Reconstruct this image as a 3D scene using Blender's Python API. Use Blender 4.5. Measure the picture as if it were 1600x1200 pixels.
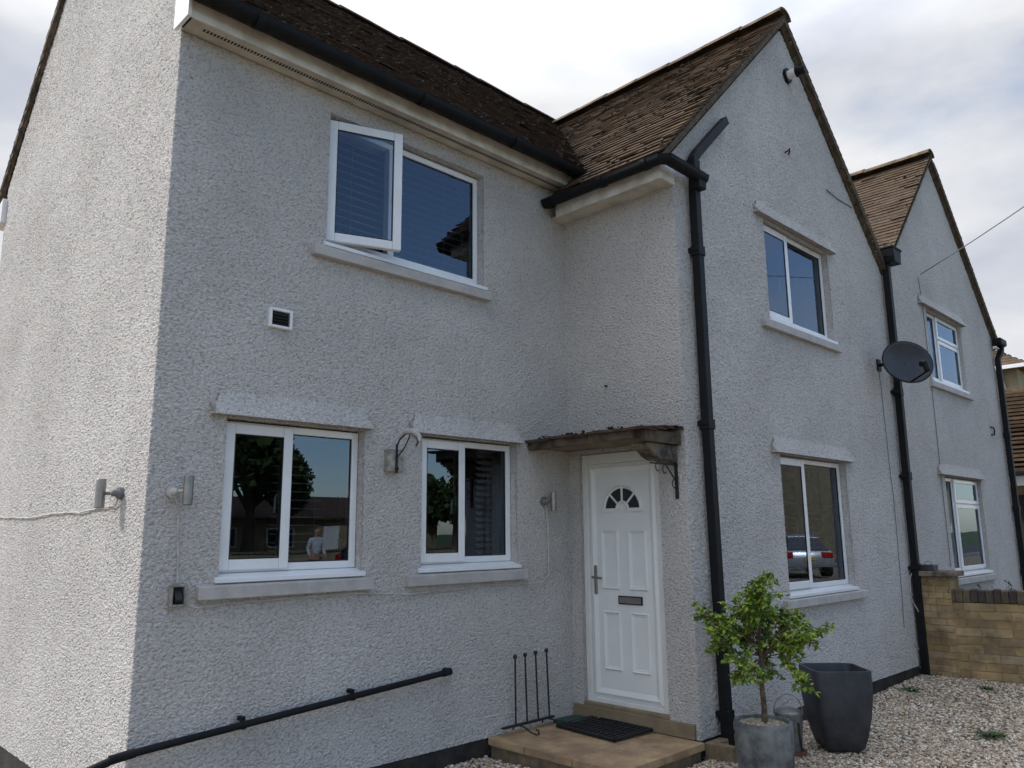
import bpy, bmesh, math, random
import numpy as np
from mathutils import Vector, Matrix
R=math.radians
random.seed(7); np.random.seed(7)
for o in list(bpy.data.objects): bpy.data.objects.remove(o)
scn=bpy.context.scene; COL=scn.collection

# ------------------------------------------------------------------ camera
cd=bpy.data.cameras.new('camera'); cam=bpy.data.objects.new('camera',cd); COL.objects.link(cam); scn.camera=cam
YAW,PITCH,ROLL,F=.783,.187,-.009,1237.57
cd.sensor_width=36; cd.lens=F*36/1600; cd.clip_start=.05; cd.clip_end=4000
fw=Vector((math.sin(YAW)*math.cos(PITCH),math.cos(YAW)*math.cos(PITCH),math.sin(PITCH)))
r0=Vector((math.cos(YAW),-math.sin(YAW),0)); u0=r0.cross(fw)
rr=r0*math.cos(ROLL)+u0*math.sin(ROLL); uu=u0*math.cos(ROLL)-r0*math.sin(ROLL)
cam.matrix_world=Matrix(((rr.x,uu.x,-fw.x,-5.475),(rr.y,uu.y,-fw.y,-4.771),(rr.z,uu.z,-fw.z,1.576),(0,0,0,1)))

# ------------------------------------------------------------------ world + sun
SUN_EL,SUN_DIR=R(36),Vector((-.62,.78,0)).normalized()
w=bpy.data.worlds.new("World"); scn.world=w; w.use_nodes=True
nt=w.node_tree; nt.nodes.clear(); N=nt.nodes.new; Lk=nt.links.new
out=N('ShaderNodeOutputWorld'); sky=N('ShaderNodeTexSky'); sky.sky_type='NISHITA'; sky.sun_disc=False
sky.sun_elevation=SUN_EL; sky.sun_rotation=math.atan2(SUN_DIR.x,SUN_DIR.y); sky.dust_density=.6; sky.ozone_density=2.0
bg1=N('ShaderNodeBackground'); bg1.inputs[1].default_value=.15; Lk(sky.outputs[0],bg1.inputs[0])
tc=N('ShaderNodeTexCoord'); mp=N('ShaderNodeMapping'); mp.inputs['Scale'].default_value=(1.0,1.0,2.2); mp.inputs['Location'].default_value=(3.3,1.7,.4)
Lk(tc.outputs['Generated'],mp.inputs['Vector'])
n1=N('ShaderNodeTexNoise'); n1.inputs['Scale'].default_value=1.9; n1.inputs['Detail'].default_value=8; n1.inputs['Roughness'].default_value=.52
Lk(mp.outputs[0],n1.inputs['Vector'])
# the cloud deck thins out toward the street side (-y) and the far right
dp=N('ShaderNodeVectorMath'); dp.operation='DOT_PRODUCT'; dp.inputs[1].default_value=(.02,1.0,-.12); Lk(tc.outputs['Generated'],dp.inputs[0])
ad=N('ShaderNodeMath'); ad.operation='MULTIPLY_ADD'; ad.inputs[1].default_value=.30; Lk(dp.outputs['Value'],ad.inputs[0]); Lk(n1.outputs['Fac'],ad.inputs[2])
cr=N('ShaderNodeValToRGB'); cr.color_ramp.elements[0].position=.33; cr.color_ramp.elements[0].color=(.02,.02,.02,1); cr.color_ramp.elements[1].position=.52
cr.color_ramp.elements[1].color=(1,1,1,1)
Lk(ad.outputs[0],cr.inputs[0])
n2=N('ShaderNodeTexNoise'); n2.inputs['Scale'].default_value=2.6; n2.inputs['Detail'].default_value=6; n2.inputs['Roughness'].default_value=.5; Lk(mp.outputs[0],n2.inputs['Vector'])
cc=N('ShaderNodeValToRGB'); cc.color_ramp.elements[0].position=.40; cc.color_ramp.elements[0].color=(.66,.70,.80,1); cc.color_ramp.elements[1].position=.58; cc.color_ramp.elements[1].color=(.99,1.0,1.02,1)
Lk(n2.outputs['Fac'],cc.inputs[0])
bg2=N('ShaderNodeBackground'); Lk(cc.outputs[0],bg2.inputs[0])
sx_=N('ShaderNodeSeparateXYZ'); Lk(tc.outputs['Generated'],sx_.inputs[0])   # the deck is brighter overhead
zr_n=N('ShaderNodeMapRange'); zr_n.inputs[1].default_value=.50; zr_n.inputs[2].default_value=.95; zr_n.inputs[3].default_value=.66; zr_n.inputs[4].default_value=2.8; Lk(sx_.outputs['Z'],zr_n.inputs[0]); Lk(zr_n.outputs[0],bg2.inputs[1])
mx=N('ShaderNodeMixShader'); Lk(cr.outputs[0],mx.inputs[0]); Lk(bg1.outputs[0],mx.inputs[1]); Lk(bg2.outputs[0],mx.inputs[2]); Lk(mx.outputs[0],out.inputs[0])
sl=bpy.data.lights.new('sun','SUN'); sl.energy=2.3; sl.angle=R(3); sl.color=(1,.965,.92)
so=bpy.data.objects.new('sun',sl); COL.objects.link(so)
sd=Vector((SUN_DIR.x*math.cos(SUN_EL),SUN_DIR.y*math.cos(SUN_EL),math.sin(SUN_EL)))
so.rotation_euler=sd.to_track_quat('Z','Y').to_euler(); so.location=(-8,10,12)
scn.view_settings.view_transform='Standard'; scn.view_settings.look='None'; scn.view_settings.exposure=.42; scn.view_settings.gamma=1

# ------------------------------------------------------------------ materials
def mat(name,base,rough=.6,metal=0,var=0,vscale=6,bump=0,bscale=60,var2=None,detail=4,spec=.5,isl=0,coat=0):
    m=bpy.data.materials.new(name); m.use_nodes=True; t=m.node_tree; b=t.nodes['Principled BSDF']
    b.inputs['Roughness'].default_value=rough; b.inputs['Metallic'].default_value=metal; b.inputs['Specular IOR Level'].default_value=spec
    b.inputs['Base Color'].default_value=(*base,1)
    if coat: b.inputs['Coat Weight'].default_value=coat
    c=t.nodes.new('ShaderNodeTexCoord')
    col=None
    if var:
        n=t.nodes.new('ShaderNodeTexNoise'); n.inputs['Scale'].default_value=vscale; n.inputs['Detail'].default_value=detail; n.inputs['Roughness'].default_value=.62
        t.links.new(c.outputs['Object'],n.inputs['Vector'])
        rp=t.nodes.new('ShaderNodeValToRGB'); rp.color_ramp.elements[0].position=.38; rp.color_ramp.elements[1].position=.61
        d=var2 if var2 else tuple(x*(1-var) for x in base)
        rp.color_ramp.elements[0].color=(*d,1); rp.color_ramp.elements[1].color=(*base,1)
        t.links.new(n.outputs['Fac'],rp.inputs[0]); col=rp.outputs[0]
    if isl:
        g=t.nodes.new('ShaderNodeNewGeometry'); hs=t.nodes.new('ShaderNodeHueSaturation')
        mr=t.nodes.new('ShaderNodeMapRange'); mr.inputs[3].default_value=1-isl; mr.inputs[4].default_value=1+isl
        t.links.new(g.outputs['Random Per Island'],mr.inputs[0]); t.links.new(mr.outputs[0],hs.inputs['Value'])
        if col: t.links.new(col,hs.inputs['Color'])
        else: hs.inputs['Color'].default_value=(*base,1)
        col=hs.outputs[0]
    if col: t.links.new(col,b.inputs['Base Color'])
    if bump:
        n=t.nodes.new('ShaderNodeTexNoise'); n.inputs['Scale'].default_value=bscale; n.inputs['Detail'].default_value=5; n.inputs['Roughness'].default_value=.6
        t.links.new(c.outputs['Object'],n.inputs['Vector'])
        bp=t.nodes.new('ShaderNodeBump'); bp.inputs['Strength'].default_value=min(1,bump); bp.inputs['Distance'].default_value=.01*max(1,bump)
        t.links.new(n.outputs['Fac'],bp.inputs['Height']); t.links.new(bp.outputs[0],b.inputs['Normal'])
    return m

def render_mat(name,base,amp=.0075,warm=(.50,.475,.455)):
    m=bpy.data.materials.new(name); m.use_nodes=True; t=m.node_tree; b=t.nodes['Principled BSDF']; n=t.nodes.new; l=t.links.new
    b.inputs['Roughness'].default_value=.85; b.inputs['Specular IOR Level'].default_value=.25
    c=n('ShaderNodeTexCoord')
    # masonry paint: pale with soft grimy patches and a few streaks
    a=n('ShaderNodeTexNoise'); a.inputs['Scale'].default_value=1.1; a.inputs['Detail'].default_value=7; a.inputs['Roughness'].default_value=.65; l(c.outputs['Object'],a.inputs['Vector'])
    r=n('ShaderNodeValToRGB'); r.color_ramp.elements[0].position=.3; r.color_ramp.elements[0].color=(*[x*.88 for x in warm],1); r.color_ramp.elements[1].position=.62; r.color_ramp.elements[1].color=(*base,1)
    l(a.outputs['Fac'],r.inputs[0])
    # roughcast height: stretched noise + finer grains
    mp=n('ShaderNodeMapping'); mp.inputs['Scale'].default_value=(1,1,1.35); l(c.outputs['Object'],mp.inputs['Vector'])
    h1=n('ShaderNodeTexNoise'); h1.inputs['Scale'].default_value=47; h1.inputs['Detail'].default_value=2.0; h1.inputs['Roughness'].default_value=.55; h1.inputs['Distortion'].default_value=.6; l(mp.outputs[0],h1.inputs['Vector'])
    h2=n('ShaderNodeTexVoronoi'); h2.inputs['Scale'].default_value=70; l(mp.outputs[0],h2.inputs['Vector'])
    big=n('ShaderNodeTexNoise'); big.inputs['Scale'].default_value=3.2; big.inputs['Detail'].default_value=2; l(c.outputs['Object'],big.inputs['Vector'])
    rh=n('ShaderNodeMapRange'); rh.inputs[1].default_value=.30; rh.inputs[2].default_value=.66; l(h1.outputs['Fac'],rh.inputs[0])
    m1=n('ShaderNodeMath'); m1.operation='MULTIPLY_ADD'; m1.inputs[1].default_value=-.25; l(h2.outputs['Distance'],m1.inputs[0]); l(rh.outputs[0],m1.inputs[2])
    m2=n('ShaderNodeMath'); m2.operation='MULTIPLY_ADD'; m2.inputs[1].default_value=.15; l(big.outputs['Fac'],m2.inputs[0]); l(m1.outputs[0],m2.inputs[2])
    d=n('ShaderNodeDisplacement'); d.inputs['Midlevel'].default_value=.35; d.inputs['Scale'].default_value=amp; l(m2.outputs[0],d.inputs['Height'])
    l(d.outputs[0],t.nodes['Material Output'].inputs['Displacement']); m.displacement_method='BOTH'
    # shade in the pits painted into the base colour, darker where height is low
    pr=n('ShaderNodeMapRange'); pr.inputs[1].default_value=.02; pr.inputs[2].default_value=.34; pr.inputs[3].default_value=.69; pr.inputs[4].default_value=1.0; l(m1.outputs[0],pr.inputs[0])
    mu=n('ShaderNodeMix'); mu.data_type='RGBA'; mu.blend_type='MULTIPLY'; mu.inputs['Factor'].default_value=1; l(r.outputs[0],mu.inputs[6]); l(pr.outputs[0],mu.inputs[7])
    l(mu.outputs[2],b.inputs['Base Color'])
    return m

def glass_mat(name,tint=(.72,.76,.76),ior=2.0):
    m=bpy.data.materials.new(name); m.use_nodes=True; t=m.node_tree; t.nodes.clear(); n=t.nodes.new; l=t.links.new
    o=n('ShaderNodeOutputMaterial'); f=n('ShaderNodeFresnel'); f.inputs[0].default_value=ior; g=n('ShaderNodeBsdfGlossy'); g.inputs['Roughness'].default_value=0; g.inputs[0].default_value=(.68,.81,1,1)
    tr=n('ShaderNodeBsdfTransparent'); tr.inputs[0].default_value=(*tint,1); x=n('ShaderNodeMixShader')
    c=n('ShaderNodeTexCoord'); nn=n('ShaderNodeTexNoise'); nn.inputs['Scale'].default_value=1.6; nn.inputs['Detail'].default_value=0; l(c.outputs['Object'],nn.inputs['Vector'])
    bp=n('ShaderNodeBump'); bp.inputs['Strength'].default_value=.10; bp.inputs['Distance'].default_value=.02; l(nn.outputs['Fac'],bp.inputs['Height']); l(bp.outputs[0],g.inputs['Normal'])
    l(f.outputs[0],x.inputs[0]); l(tr.outputs[0],x.inputs[1]); l(g.outputs[0],x.inputs[2]); l(x.outputs[0],o.inputs[0]); return m

def tile_mat(name,base,dark,edge,var=.45):
    m=mat(name,base,.9,var=.1,vscale=9,var2=dark,bump=1.0,bscale=70,isl=var,spec=.2)
    t=m.node_tree; b=t.nodes['Principled BSDF']; src=b.inputs['Base Color'].links[0].from_socket
    # lichen and moss blotches
    c=t.nodes.new('ShaderNodeTexCoord'); n=t.nodes.new('ShaderNodeTexNoise'); n.inputs['Scale'].default_value=4.5; n.inputs['Detail'].default_value=9; n.inputs['Roughness'].default_value=.7
    t.links.new(c.outputs['Object'],n.inputs['Vector'])
    r=t.nodes.new('ShaderNodeValToRGB'); r.color_ramp.elements[0].position=.47; r.color_ramp.elements[0].color=(0,0,0,1); r.color_ramp.elements[1].position=.60; r.color_ramp.elements[1].color=(.62,.62,.62,1)
    t.links.new(n.outputs['Fac'],r.inputs[0])
    x=t.nodes.new('ShaderNodeMix'); x.data_type='RGBA'; t.links.new(r.outputs[0],x.inputs['Factor']); t.links.new(src,x.inputs[6]); x.inputs[7].default_value=(*edge,1)
    t.links.new(x.outputs[2],b.inputs['Base Color']); return m

def palette_mat(name,cols,rough=.7,bump=.6,bscale=80,vscale=30):
    m=bpy.data.materials.new(name); m.use_nodes=True; t=m.node_tree; b=t.nodes['Principled BSDF']; n=t.nodes.new; l=t.links.new
    b.inputs['Roughness'].default_value=rough; b.inputs['Specular IOR Level'].default_value=.3
    g=n('ShaderNodeNewGeometry'); r=n('ShaderNodeValToRGB'); r.color_ramp.interpolation='CONSTANT'
    for i,cc_ in enumerate(cols):
        e=r.color_ramp.elements[i] if i<2 else r.color_ramp.elements.new(i/len(cols))
        e.position=i/len(cols); e.color=(*cc_,1)
    l(g.outputs['Random Per Island'],r.inputs[0])
    c=n('ShaderNodeTexCoord'); a=n('ShaderNodeTexNoise'); a.inputs['Scale'].default_value=vscale; a.inputs['Detail'].default_value=5; l(c.outputs['Object'],a.inputs['Vector'])
    mr=n('ShaderNodeMapRange'); mr.inputs[1].default_value=.3; mr.inputs[2].default_value=.7; mr.inputs[3].default_value=.62; mr.inputs[4].default_value=1.15; l(a.outputs['Fac'],mr.inputs[0])
    mu=n('ShaderNodeMix'); mu.data_type='RGBA'; mu.blend_type='MULTIPLY'; mu.inputs['Factor'].default_value=1; l(r.outputs[0],mu.inputs[6]); l(mr.outputs[0],mu.inputs[7]); l(mu.outputs[2],b.inputs['Base Color'])
    if bump:
        bp=n('ShaderNodeBump'); bp.inputs['Strength'].default_value=bump; bp.inputs['Distance'].default_value=.008
        n3=n('ShaderNodeTexNoise'); n3.inputs['Scale'].default_value=bscale; l(c.outputs['Object'],n3.inputs['Vector']); l(n3.outputs['Fac'],bp.inputs['Height']); l(bp.outputs[0],b.inputs['Normal'])
    return m

M={}
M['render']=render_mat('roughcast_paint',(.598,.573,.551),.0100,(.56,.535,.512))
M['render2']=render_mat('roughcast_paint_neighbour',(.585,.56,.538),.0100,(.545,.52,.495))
M['smooth']=mat('painted_sill',(.50,.475,.455),.7,var=.18,vscale=7,bump=.35,bscale=120)
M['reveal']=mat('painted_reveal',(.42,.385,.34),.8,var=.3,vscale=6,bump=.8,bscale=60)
M['upvc']=mat('white_upvc',(.83,.84,.85),.28,var=.06,vscale=5,coat=.2)
M['board']=mat('weathered_white_board',(.74,.73,.68),.45,var=.24,vscale=5,var2=(.55,.52,.45))
M['soffit']=mat('soffit_board',(.62,.57,.47),.6,var=.3,vscale=4)
M['black']=mat('black_plastic',(.008,.009,.011),.55,var=.3,vscale=8,var2=(.012,.013,.014),bump=.2,bscale=40,spec=.18)
M['iron']=mat('black_iron',(.012,.012,.012),.5,bump=.4,bscale=90)
M['gasket']=mat('rubber_gasket',(.015,.015,.016),.6)
M['glass']=glass_mat('window_glass')
M['doorglass']=mat('obscure_glass',(.015,.018,.022),.18,bump=.8,bscale=90)
M['steel']=mat('brushed_steel',(.36,.35,.33),.42,metal=.9,var=.2,vscale=12)
M['door']=mat('white_door_skin',(.80,.81,.80),.35,var=.05,vscale=3,bump=.06,bscale=200)
M['frame']=mat('door_frame_white',(.74,.74,.72),.38,var=.08,vscale=4)
M['plinth']=mat('bitumen_plinth',(.014,.013,.013),.75,var=.5,vscale=6,var2=(.04,.034,.028),bump=.8,bscale=40)
M['slab']=mat('sandstone_paving',(.46,.32,.175),.75,var=.3,vscale=4.5,var2=(.29,.185,.11),bump=.5,bscale=70)
M['slabedge']=mat('sandstone_riser',(.27,.20,.125),.85,var=.4,vscale=8,bump=1,bscale=40)
M['mortar']=mat('pale_pointing',(.42,.36,.27),.9)
M['thresh']=mat('painted_threshold',(.27,.205,.13),.8,var=.25,vscale=5,bump=.4,bscale=80)
M['rubber']=mat('rubber_mat',(.012,.012,.013),.7,bump=.3,bscale=90)
M['tile']=tile_mat('concrete_tiles',(.150,.100,.060),(.085,.056,.036),(.048,.033,.025),.24)
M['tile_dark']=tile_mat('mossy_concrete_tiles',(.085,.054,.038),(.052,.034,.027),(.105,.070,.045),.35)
M['ridge']=mat('ridge_tiles',(.19,.135,.078),.9,var=.5,vscale=7,var2=(.07,.048,.03),bump=1,bscale=50)
M['verge']=mat('verge_mortar',(.11,.08,.052),.95,var=.5,vscale=12,bump=1,bscale=60)
M['moss']=mat('dry_moss',(.034,.024,.014),.95,var=.5,vscale=40,var2=(.02,.016,.01),bump=1,bscale=160)
M['oldwood']=mat('weathered_oak',(.13,.095,.062),.85,var=.6,vscale=9,var2=(.045,.034,.025),bump=1,bscale=40)
M['underboard']=mat('canopy_lining',(.24,.175,.11),.8,var=.4,vscale=5,bump=.3)
M['corbel']=mat('stone_corbel',(.25,.20,.14),.9,var=.6,vscale=9,var2=(.05,.045,.042),bump=1,bscale=50)
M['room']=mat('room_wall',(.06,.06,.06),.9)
M['blind']=mat('blind_slat',(.55,.55,.54),.5)
M['curtain']=mat('curtain_cloth',(.42,.44,.43),.9,var=.25,vscale=5)
M['cable']=mat('white_cable',(.55,.53,.50),.5,var=.3,vscale=9)
M['greycable']=mat('grey_cable',(.16,.16,.17),.6)
M['concrete']=mat('planter_concrete',(.21,.22,.22),.85,var=.6,vscale=6,var2=(.06,.064,.066),bump=.5,bscale=60,detail=8)
M['darkpot']=mat('dark_fibreclay',(.045,.048,.055),.55,var=.45,vscale=5,var2=(.022,.024,.03),bump=.25,bscale=50,detail=7)
M['galv']=mat('galvanised_steel',(.30,.32,.33),.42,metal=.75,var=.4,vscale=14)
M['terracotta']=mat('terracotta',(.28,.085,.045),.8,var=.3,vscale=8)
M['bark']=mat('bark',(.17,.125,.085),.9,var=.5,vscale=30,var2=(.07,.052,.037),bump=1,bscale=90)
M['leaf']=palette_mat('fresh_leaf',[(.13,.24,.026),(.19,.30,.034),(.09,.18,.022),(.26,.35,.042),(.15,.26,.028),(.33,.36,.055)],.45,0,vscale=12)
M['shrub']=palette_mat('shrub_leaf',[(.05,.10,.02),(.08,.13,.03),(.035,.07,.018)],.5,0)
M['treeleaf']=palette_mat('tree_leaf',[(.045,.085,.022),(.07,.115,.03),(.03,.055,.016)],.6,0)
M['gravel']=palette_mat('gravel_stones',[(.56,.46,.33),(.70,.62,.50),(.42,.30,.20),(.33,.27,.21),(.62,.50,.36),(.20,.17,.14),(.78,.73,.63),(.52,.39,.27),(.59,.51,.40),(.40,.29,.20)],.75,.4,200,60)
M['ground']=mat('gravel_bed',(.30,.24,.17),.95,var=.7,vscale=55,var2=(.09,.07,.055),bump=2,bscale=70,detail=3)
M['pebble']=palette_mat('pot_pebbles',[(.50,.42,.28),(.60,.53,.40),(.38,.31,.2)],.8,.3)
M['brick']=palette_mat('buff_bricks',[(.46,.325,.165),(.38,.26,.13),(.47,.345,.19),(.34,.24,.135),(.42,.295,.145),(.44,.335,.21)],.9,.8,70,4.5)
def stain(m,col,scale,lo,hi,amt):
    t=m.node_tree; b=t.nodes['Principled BSDF']; src=b.inputs['Base Color'].links[0].from_socket
    c=t.nodes.new('ShaderNodeTexCoord'); n=t.nodes.new('ShaderNodeTexNoise'); n.inputs['Scale'].default_value=scale; n.inputs['Detail'].default_value=9; n.inputs['Roughness'].default_value=.7; t.links.new(c.outputs['Object'],n.inputs['Vector'])
    q=t.nodes.new('ShaderNodeMapRange'); q.inputs[1].default_value=lo; q.inputs[2].default_value=hi; q.inputs[4].default_value=amt; t.links.new(n.outputs['Fac'],q.inputs[0])
    x=t.nodes.new('ShaderNodeMix'); x.data_type='RGBA'; t.links.new(q.outputs[0],x.inputs['Factor']); t.links.new(src,x.inputs[6]); x.inputs[7].default_value=(*col,1); t.links.new(x.outputs[2],b.inputs['Base Color'])
stain(M['brick'],(.13,.095,.06),3.2,.46,.64,.75); stain(M['darkpot'],(.10,.10,.10),4.5,.56,.70,.5); stain(M['slab'],(.17,.12,.08),5,.54,.70,.45)
M['brickmortar']=mat('brick_mortar',(.33,.245,.145),.95,var=.4,vscale=20,bump=.6)
M['coping']=palette_mat('dark_coping_bricks',[(.12,.09,.065),(.075,.06,.05),(.16,.12,.08)],.9,.8,60,20)
M['asphalt']=mat('asphalt',(.055,.055,.057),.9,var=.3,vscale=3,bump=.6,bscale=120)
M['grass']=mat('lawn',(.05,.085,.02),.95,var=.5,vscale=5,bump=1,bscale=60)
M['housestone']=mat('buff_render_wall',(.38,.31,.20),.9,var=.25,vscale=3,bump=.6,bscale=50)
M['graywin']=mat('dark_window_pane',(.02,.024,.028),.08)
M['carpaint']=mat('silver_paint',(.42,.44,.46),.3,metal=.5,coat=.6)
M['carblue']=mat('dark_blue_paint',(.02,.035,.09),.3,metal=.3,coat=.6)
M['red']=mat('tail_lamp_red',(.4,.012,.012),.3)
M['yellow']=mat('number_plate_yellow',(.6,.42,.03),.4)
M['green']=mat('green_plastic',(.012,.055,.038),.5)
M['dish']=mat('dish_mesh_grey',(.045,.05,.06),.5,var=.2,vscale=8)
M['leafdead']=mat('dead_leaf',(.20,.11,.05),.8)
M['rust']=mat('rusty_fixing',(.10,.045,.02),.9,bump=.6)
M['lampoff']=mat('dirty_lens',(.38,.36,.31),.4,var=.5,vscale=20)

# ------------------------------------------------------------------ helpers
def tag(o,label=None,cat=None,group=None,kind=None):
    if label: o['label']=label
    if cat: o['category']=cat
    if group: o['group']=group
    if kind: o['kind']=kind
    return o
def empty(name,loc=(0,0,0),label=None,cat=None,group=None):
    o=bpy.data.objects.new(name,None); COL.objects.link(o); o.location=loc; o.empty_display_size=.1
    return tag(o,label,cat,group)
bpy.context.view_layer.update()
class MB:
    """collects faces (world coordinates) and links them as ONE mesh"""
    def __init__(s): s.v=[]; s.f=[]; s.mi=[]; s.m=0
    def add(s,vs,fs):
        k=len(s.v); s.v+= [tuple(v) for v in vs]; s.f+=[tuple(i+k for i in f) for f in fs]; s.mi+=[s.m]*len(fs); return s
    def box(s,x0,x1,y0,y1,z0,z1,rz=0,piv=None,jit=0):
        if x0>x1:x0,x1=x1,x0
        if y0>y1:y0,y1=y1,y0
        if z0>z1:z0,z1=z1,z0
        vs=[(x,y,z) for z in(z0,z1) for x,y in((x0,y0),(x1,y0),(x1,y1),(x0,y1))]
        if jit: vs=[(a+random.uniform(-jit,jit),b+random.uniform(-jit,jit),c+random.uniform(-jit,jit)) for a,b,c in vs]
        if rz:
            px,py=piv or ((x0+x1)/2,(y0+y1)/2); c,sn=math.cos(rz),math.sin(rz)
            vs=[(px+(x-px)*c-(y-py)*sn,py+(x-px)*sn+(y-py)*c,z) for x,y,z in vs]
        return s.add(vs,[(3,2,1,0),(4,5,6,7),(0,1,5,4),(1,2,6,5),(2,3,7,6),(3,0,4,7)])
    def prism(s,prof,a,b,ax):
        """profile (2-D points) extruded along axis ax (0: prof=(y,z); 1: prof=(x,z); 2: prof=(x,y)) from a to b"""
        def P(q,t): return {0:(t,q[0],q[1]),1:(q[0],t,q[1]),2:(q[0],q[1],t)}[ax]
        n=len(prof); vs=[P(q,a) for q in prof]+[P(q,b) for q in prof]
        return s.add(vs,[tuple(range(n))[::-1],tuple(range(n,2*n))]+[(i,(i+1)%n,n+(i+1)%n,n+i) for i in range(n)])
    def tube(s,pts,r,n=8,cap=True):
        pts=[Vector(p) for p in pts]; rs=r if isinstance(r,(list,tuple)) else [r]*len(pts)
        rings=[]; up=None
        for i,p in enumerate(pts):
            a=pts[max(i-1,0)]; b=pts[min(i+1,len(pts)-1)]; d=(b-a).normalized()
            if up is None: up=Vector((0,0,1)) if abs(d.z)<.9 else Vector((1,0,0))
            x=d.cross(up).normalized(); y=x.cross(d).normalized(); up=y
            rings.append([p+(x*math.cos(2*math.pi*k/n)+y*math.sin(2*math.pi*k/n))*rs[i] for k in range(n)])
        vs=[v for rg in rings for v in rg]; fs=[]
        for i in range(len(pts)-1):
            for k in range(n):
                k2=(k+1)%n; fs.append((i*n+k,i*n+k2,(i+1)*n+k2,(i+1)*n+k))
        if cap: fs+= [tuple(range(n))[::-1],tuple((len(pts)-1)*n+k for k in range(n))]
        return s.add(vs,fs)
    def sweep(s,prof,pts):
        """a fixed-size rectangle-like profile [(side,up)] swept along pts (square downpipes)"""
        pts=[Vector(p) for p in pts]; n=len(prof); vs=[]; fs=[]
        for i,p in enumerate(pts):
            a=pts[max(i-1,0)]; b=pts[min(i+1,len(pts)-1)]; d=(b-a).normalized()
            nx=Vector((0,-1,0)); sx=d.cross(nx).normalized()
            vs+=[p+sx*q[0]+nx*q[1] for q in prof]
        for i in range(len(pts)-1):
            for k in range(n): k2=(k+1)%n; fs.append((i*n+k,i*n+k2,(i+1)*n+k2,(i+1)*n+k))
        fs+=[tuple(range(n))[::-1],tuple((len(pts)-1)*n+k for k in range(n))]
        return s.add(vs,fs)
    def lathe(s,prof,c,n=32,sq=0,rot=0):
        """(r,z) profile about a vertical axis; sq>0 squares the section"""
        vs=[];fs=[]
        for r,z in prof:
            for k in range(n):
                a=2*math.pi*k/n; q=1
                if sq: q=(abs(math.cos(a))**sq+abs(math.sin(a))**sq)**(-1/sq)
                vs.append((c[0]+r*q*math.cos(a+rot),c[1]+r*q*math.sin(a+rot),c[2]+z))
        for i in range(len(prof)-1):
            for k in range(n): k2=(k+1)%n; fs.append((i*n+k,i*n+k2,(i+1)*n+k2,(i+1)*n+k))
        if prof[0][0]>1e-4: fs.append(tuple(range(n))[::-1])
        if prof[-1][0]>1e-4: fs.append(tuple((len(prof)-1)*n+k for k in range(n)))
        return s.add(vs,fs)
    def sphere(s,c,r,n=12,sc=(1,1,1)):
        prof=[(r*math.sin(math.pi*i/(n//2+1)),-r*math.cos(math.pi*i/(n//2+1))) for i in range(n//2+2)]
        vs=[];fs=[]
        for q,z in prof:
            for k in range(n): a=2*math.pi*k/n; vs.append((c[0]+max(q,1e-5)*math.cos(a)*sc[0],c[1]+max(q,1e-5)*math.sin(a)*sc[1],c[2]+z*sc[2]))
        for i in range(len(prof)-1):
            for k in range(n): k2=(k+1)%n; fs.append((i*n+k,i*n+k2,(i+1)*n+k2,(i+1)*n+k))
        return s.add(vs,fs)
    def build(s,name,m,parent=None,bevel=0,smooth=False,seg=2,norm=True):
        me=bpy.data.meshes.new(name); me.from_pydata(s.v,[],s.f)
        mats=m if isinstance(m,list) else [m]
        for q in mats: me.materials.append(q)
        if len(mats)>1: me.polygons.foreach_set('material_index',s.mi)
        if norm: bm=bmesh.new(); bm.from_mesh(me); bmesh.ops.recalc_face_normals(bm,faces=bm.faces); bm.to_mesh(me); bm.free()
        o=bpy.data.objects.new(name,me); COL.objects.link(o)
        if parent is not None:
            o.parent=parent; o.matrix_parent_inverse=world_of(parent).inverted()
        if bevel:
            b=o.modifiers.new('bevel','BEVEL'); b.width=bevel; b.segments=seg; b.limit_method='ANGLE'; b.angle_limit=R(35)
        if smooth:
            me.polygons.foreach_set('use_smooth',[True]*len(me.polygons))
            try: me.set_sharp_from_angle(angle=R(40))
            except Exception: pass
        return o
def world_of(o):
    mt=Matrix.LocRotScale(o.location,o.rotation_euler,o.scale)
    return (world_of(o.parent)@o.matrix_parent_inverse@mt) if o.parent else mt
def npmesh(name,V,Fq,m,parent=None,smooth=True):
    """fast mesh of equal-size faces from numpy arrays"""
    me=bpy.data.meshes.new(name); k=Fq.shape[1]
    me.vertices.add(len(V)); me.vertices.foreach_set('co',V.astype(np.float32).ravel())
    me.loops.add(Fq.size); me.loops.foreach_set('vertex_index',Fq.astype(np.int32).ravel())
    me.polygons.add(len(Fq)); me.polygons.foreach_set('loop_start',np.arange(0,Fq.size,k,dtype=np.int32)); me.polygons.foreach_set('loop_total',np.full(len(Fq),k,dtype=np.int32))
    me.polygons.foreach_set('use_smooth',np.full(len(Fq),smooth)); me.materials.append(m); me.update(calc_edges=True); me.validate()
    o=bpy.data.objects.new(name,me); COL.objects.link(o)
    if parent is not None: o.parent=parent; o.matrix_parent_inverse=world_of(parent).inverted()
    return o

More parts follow.
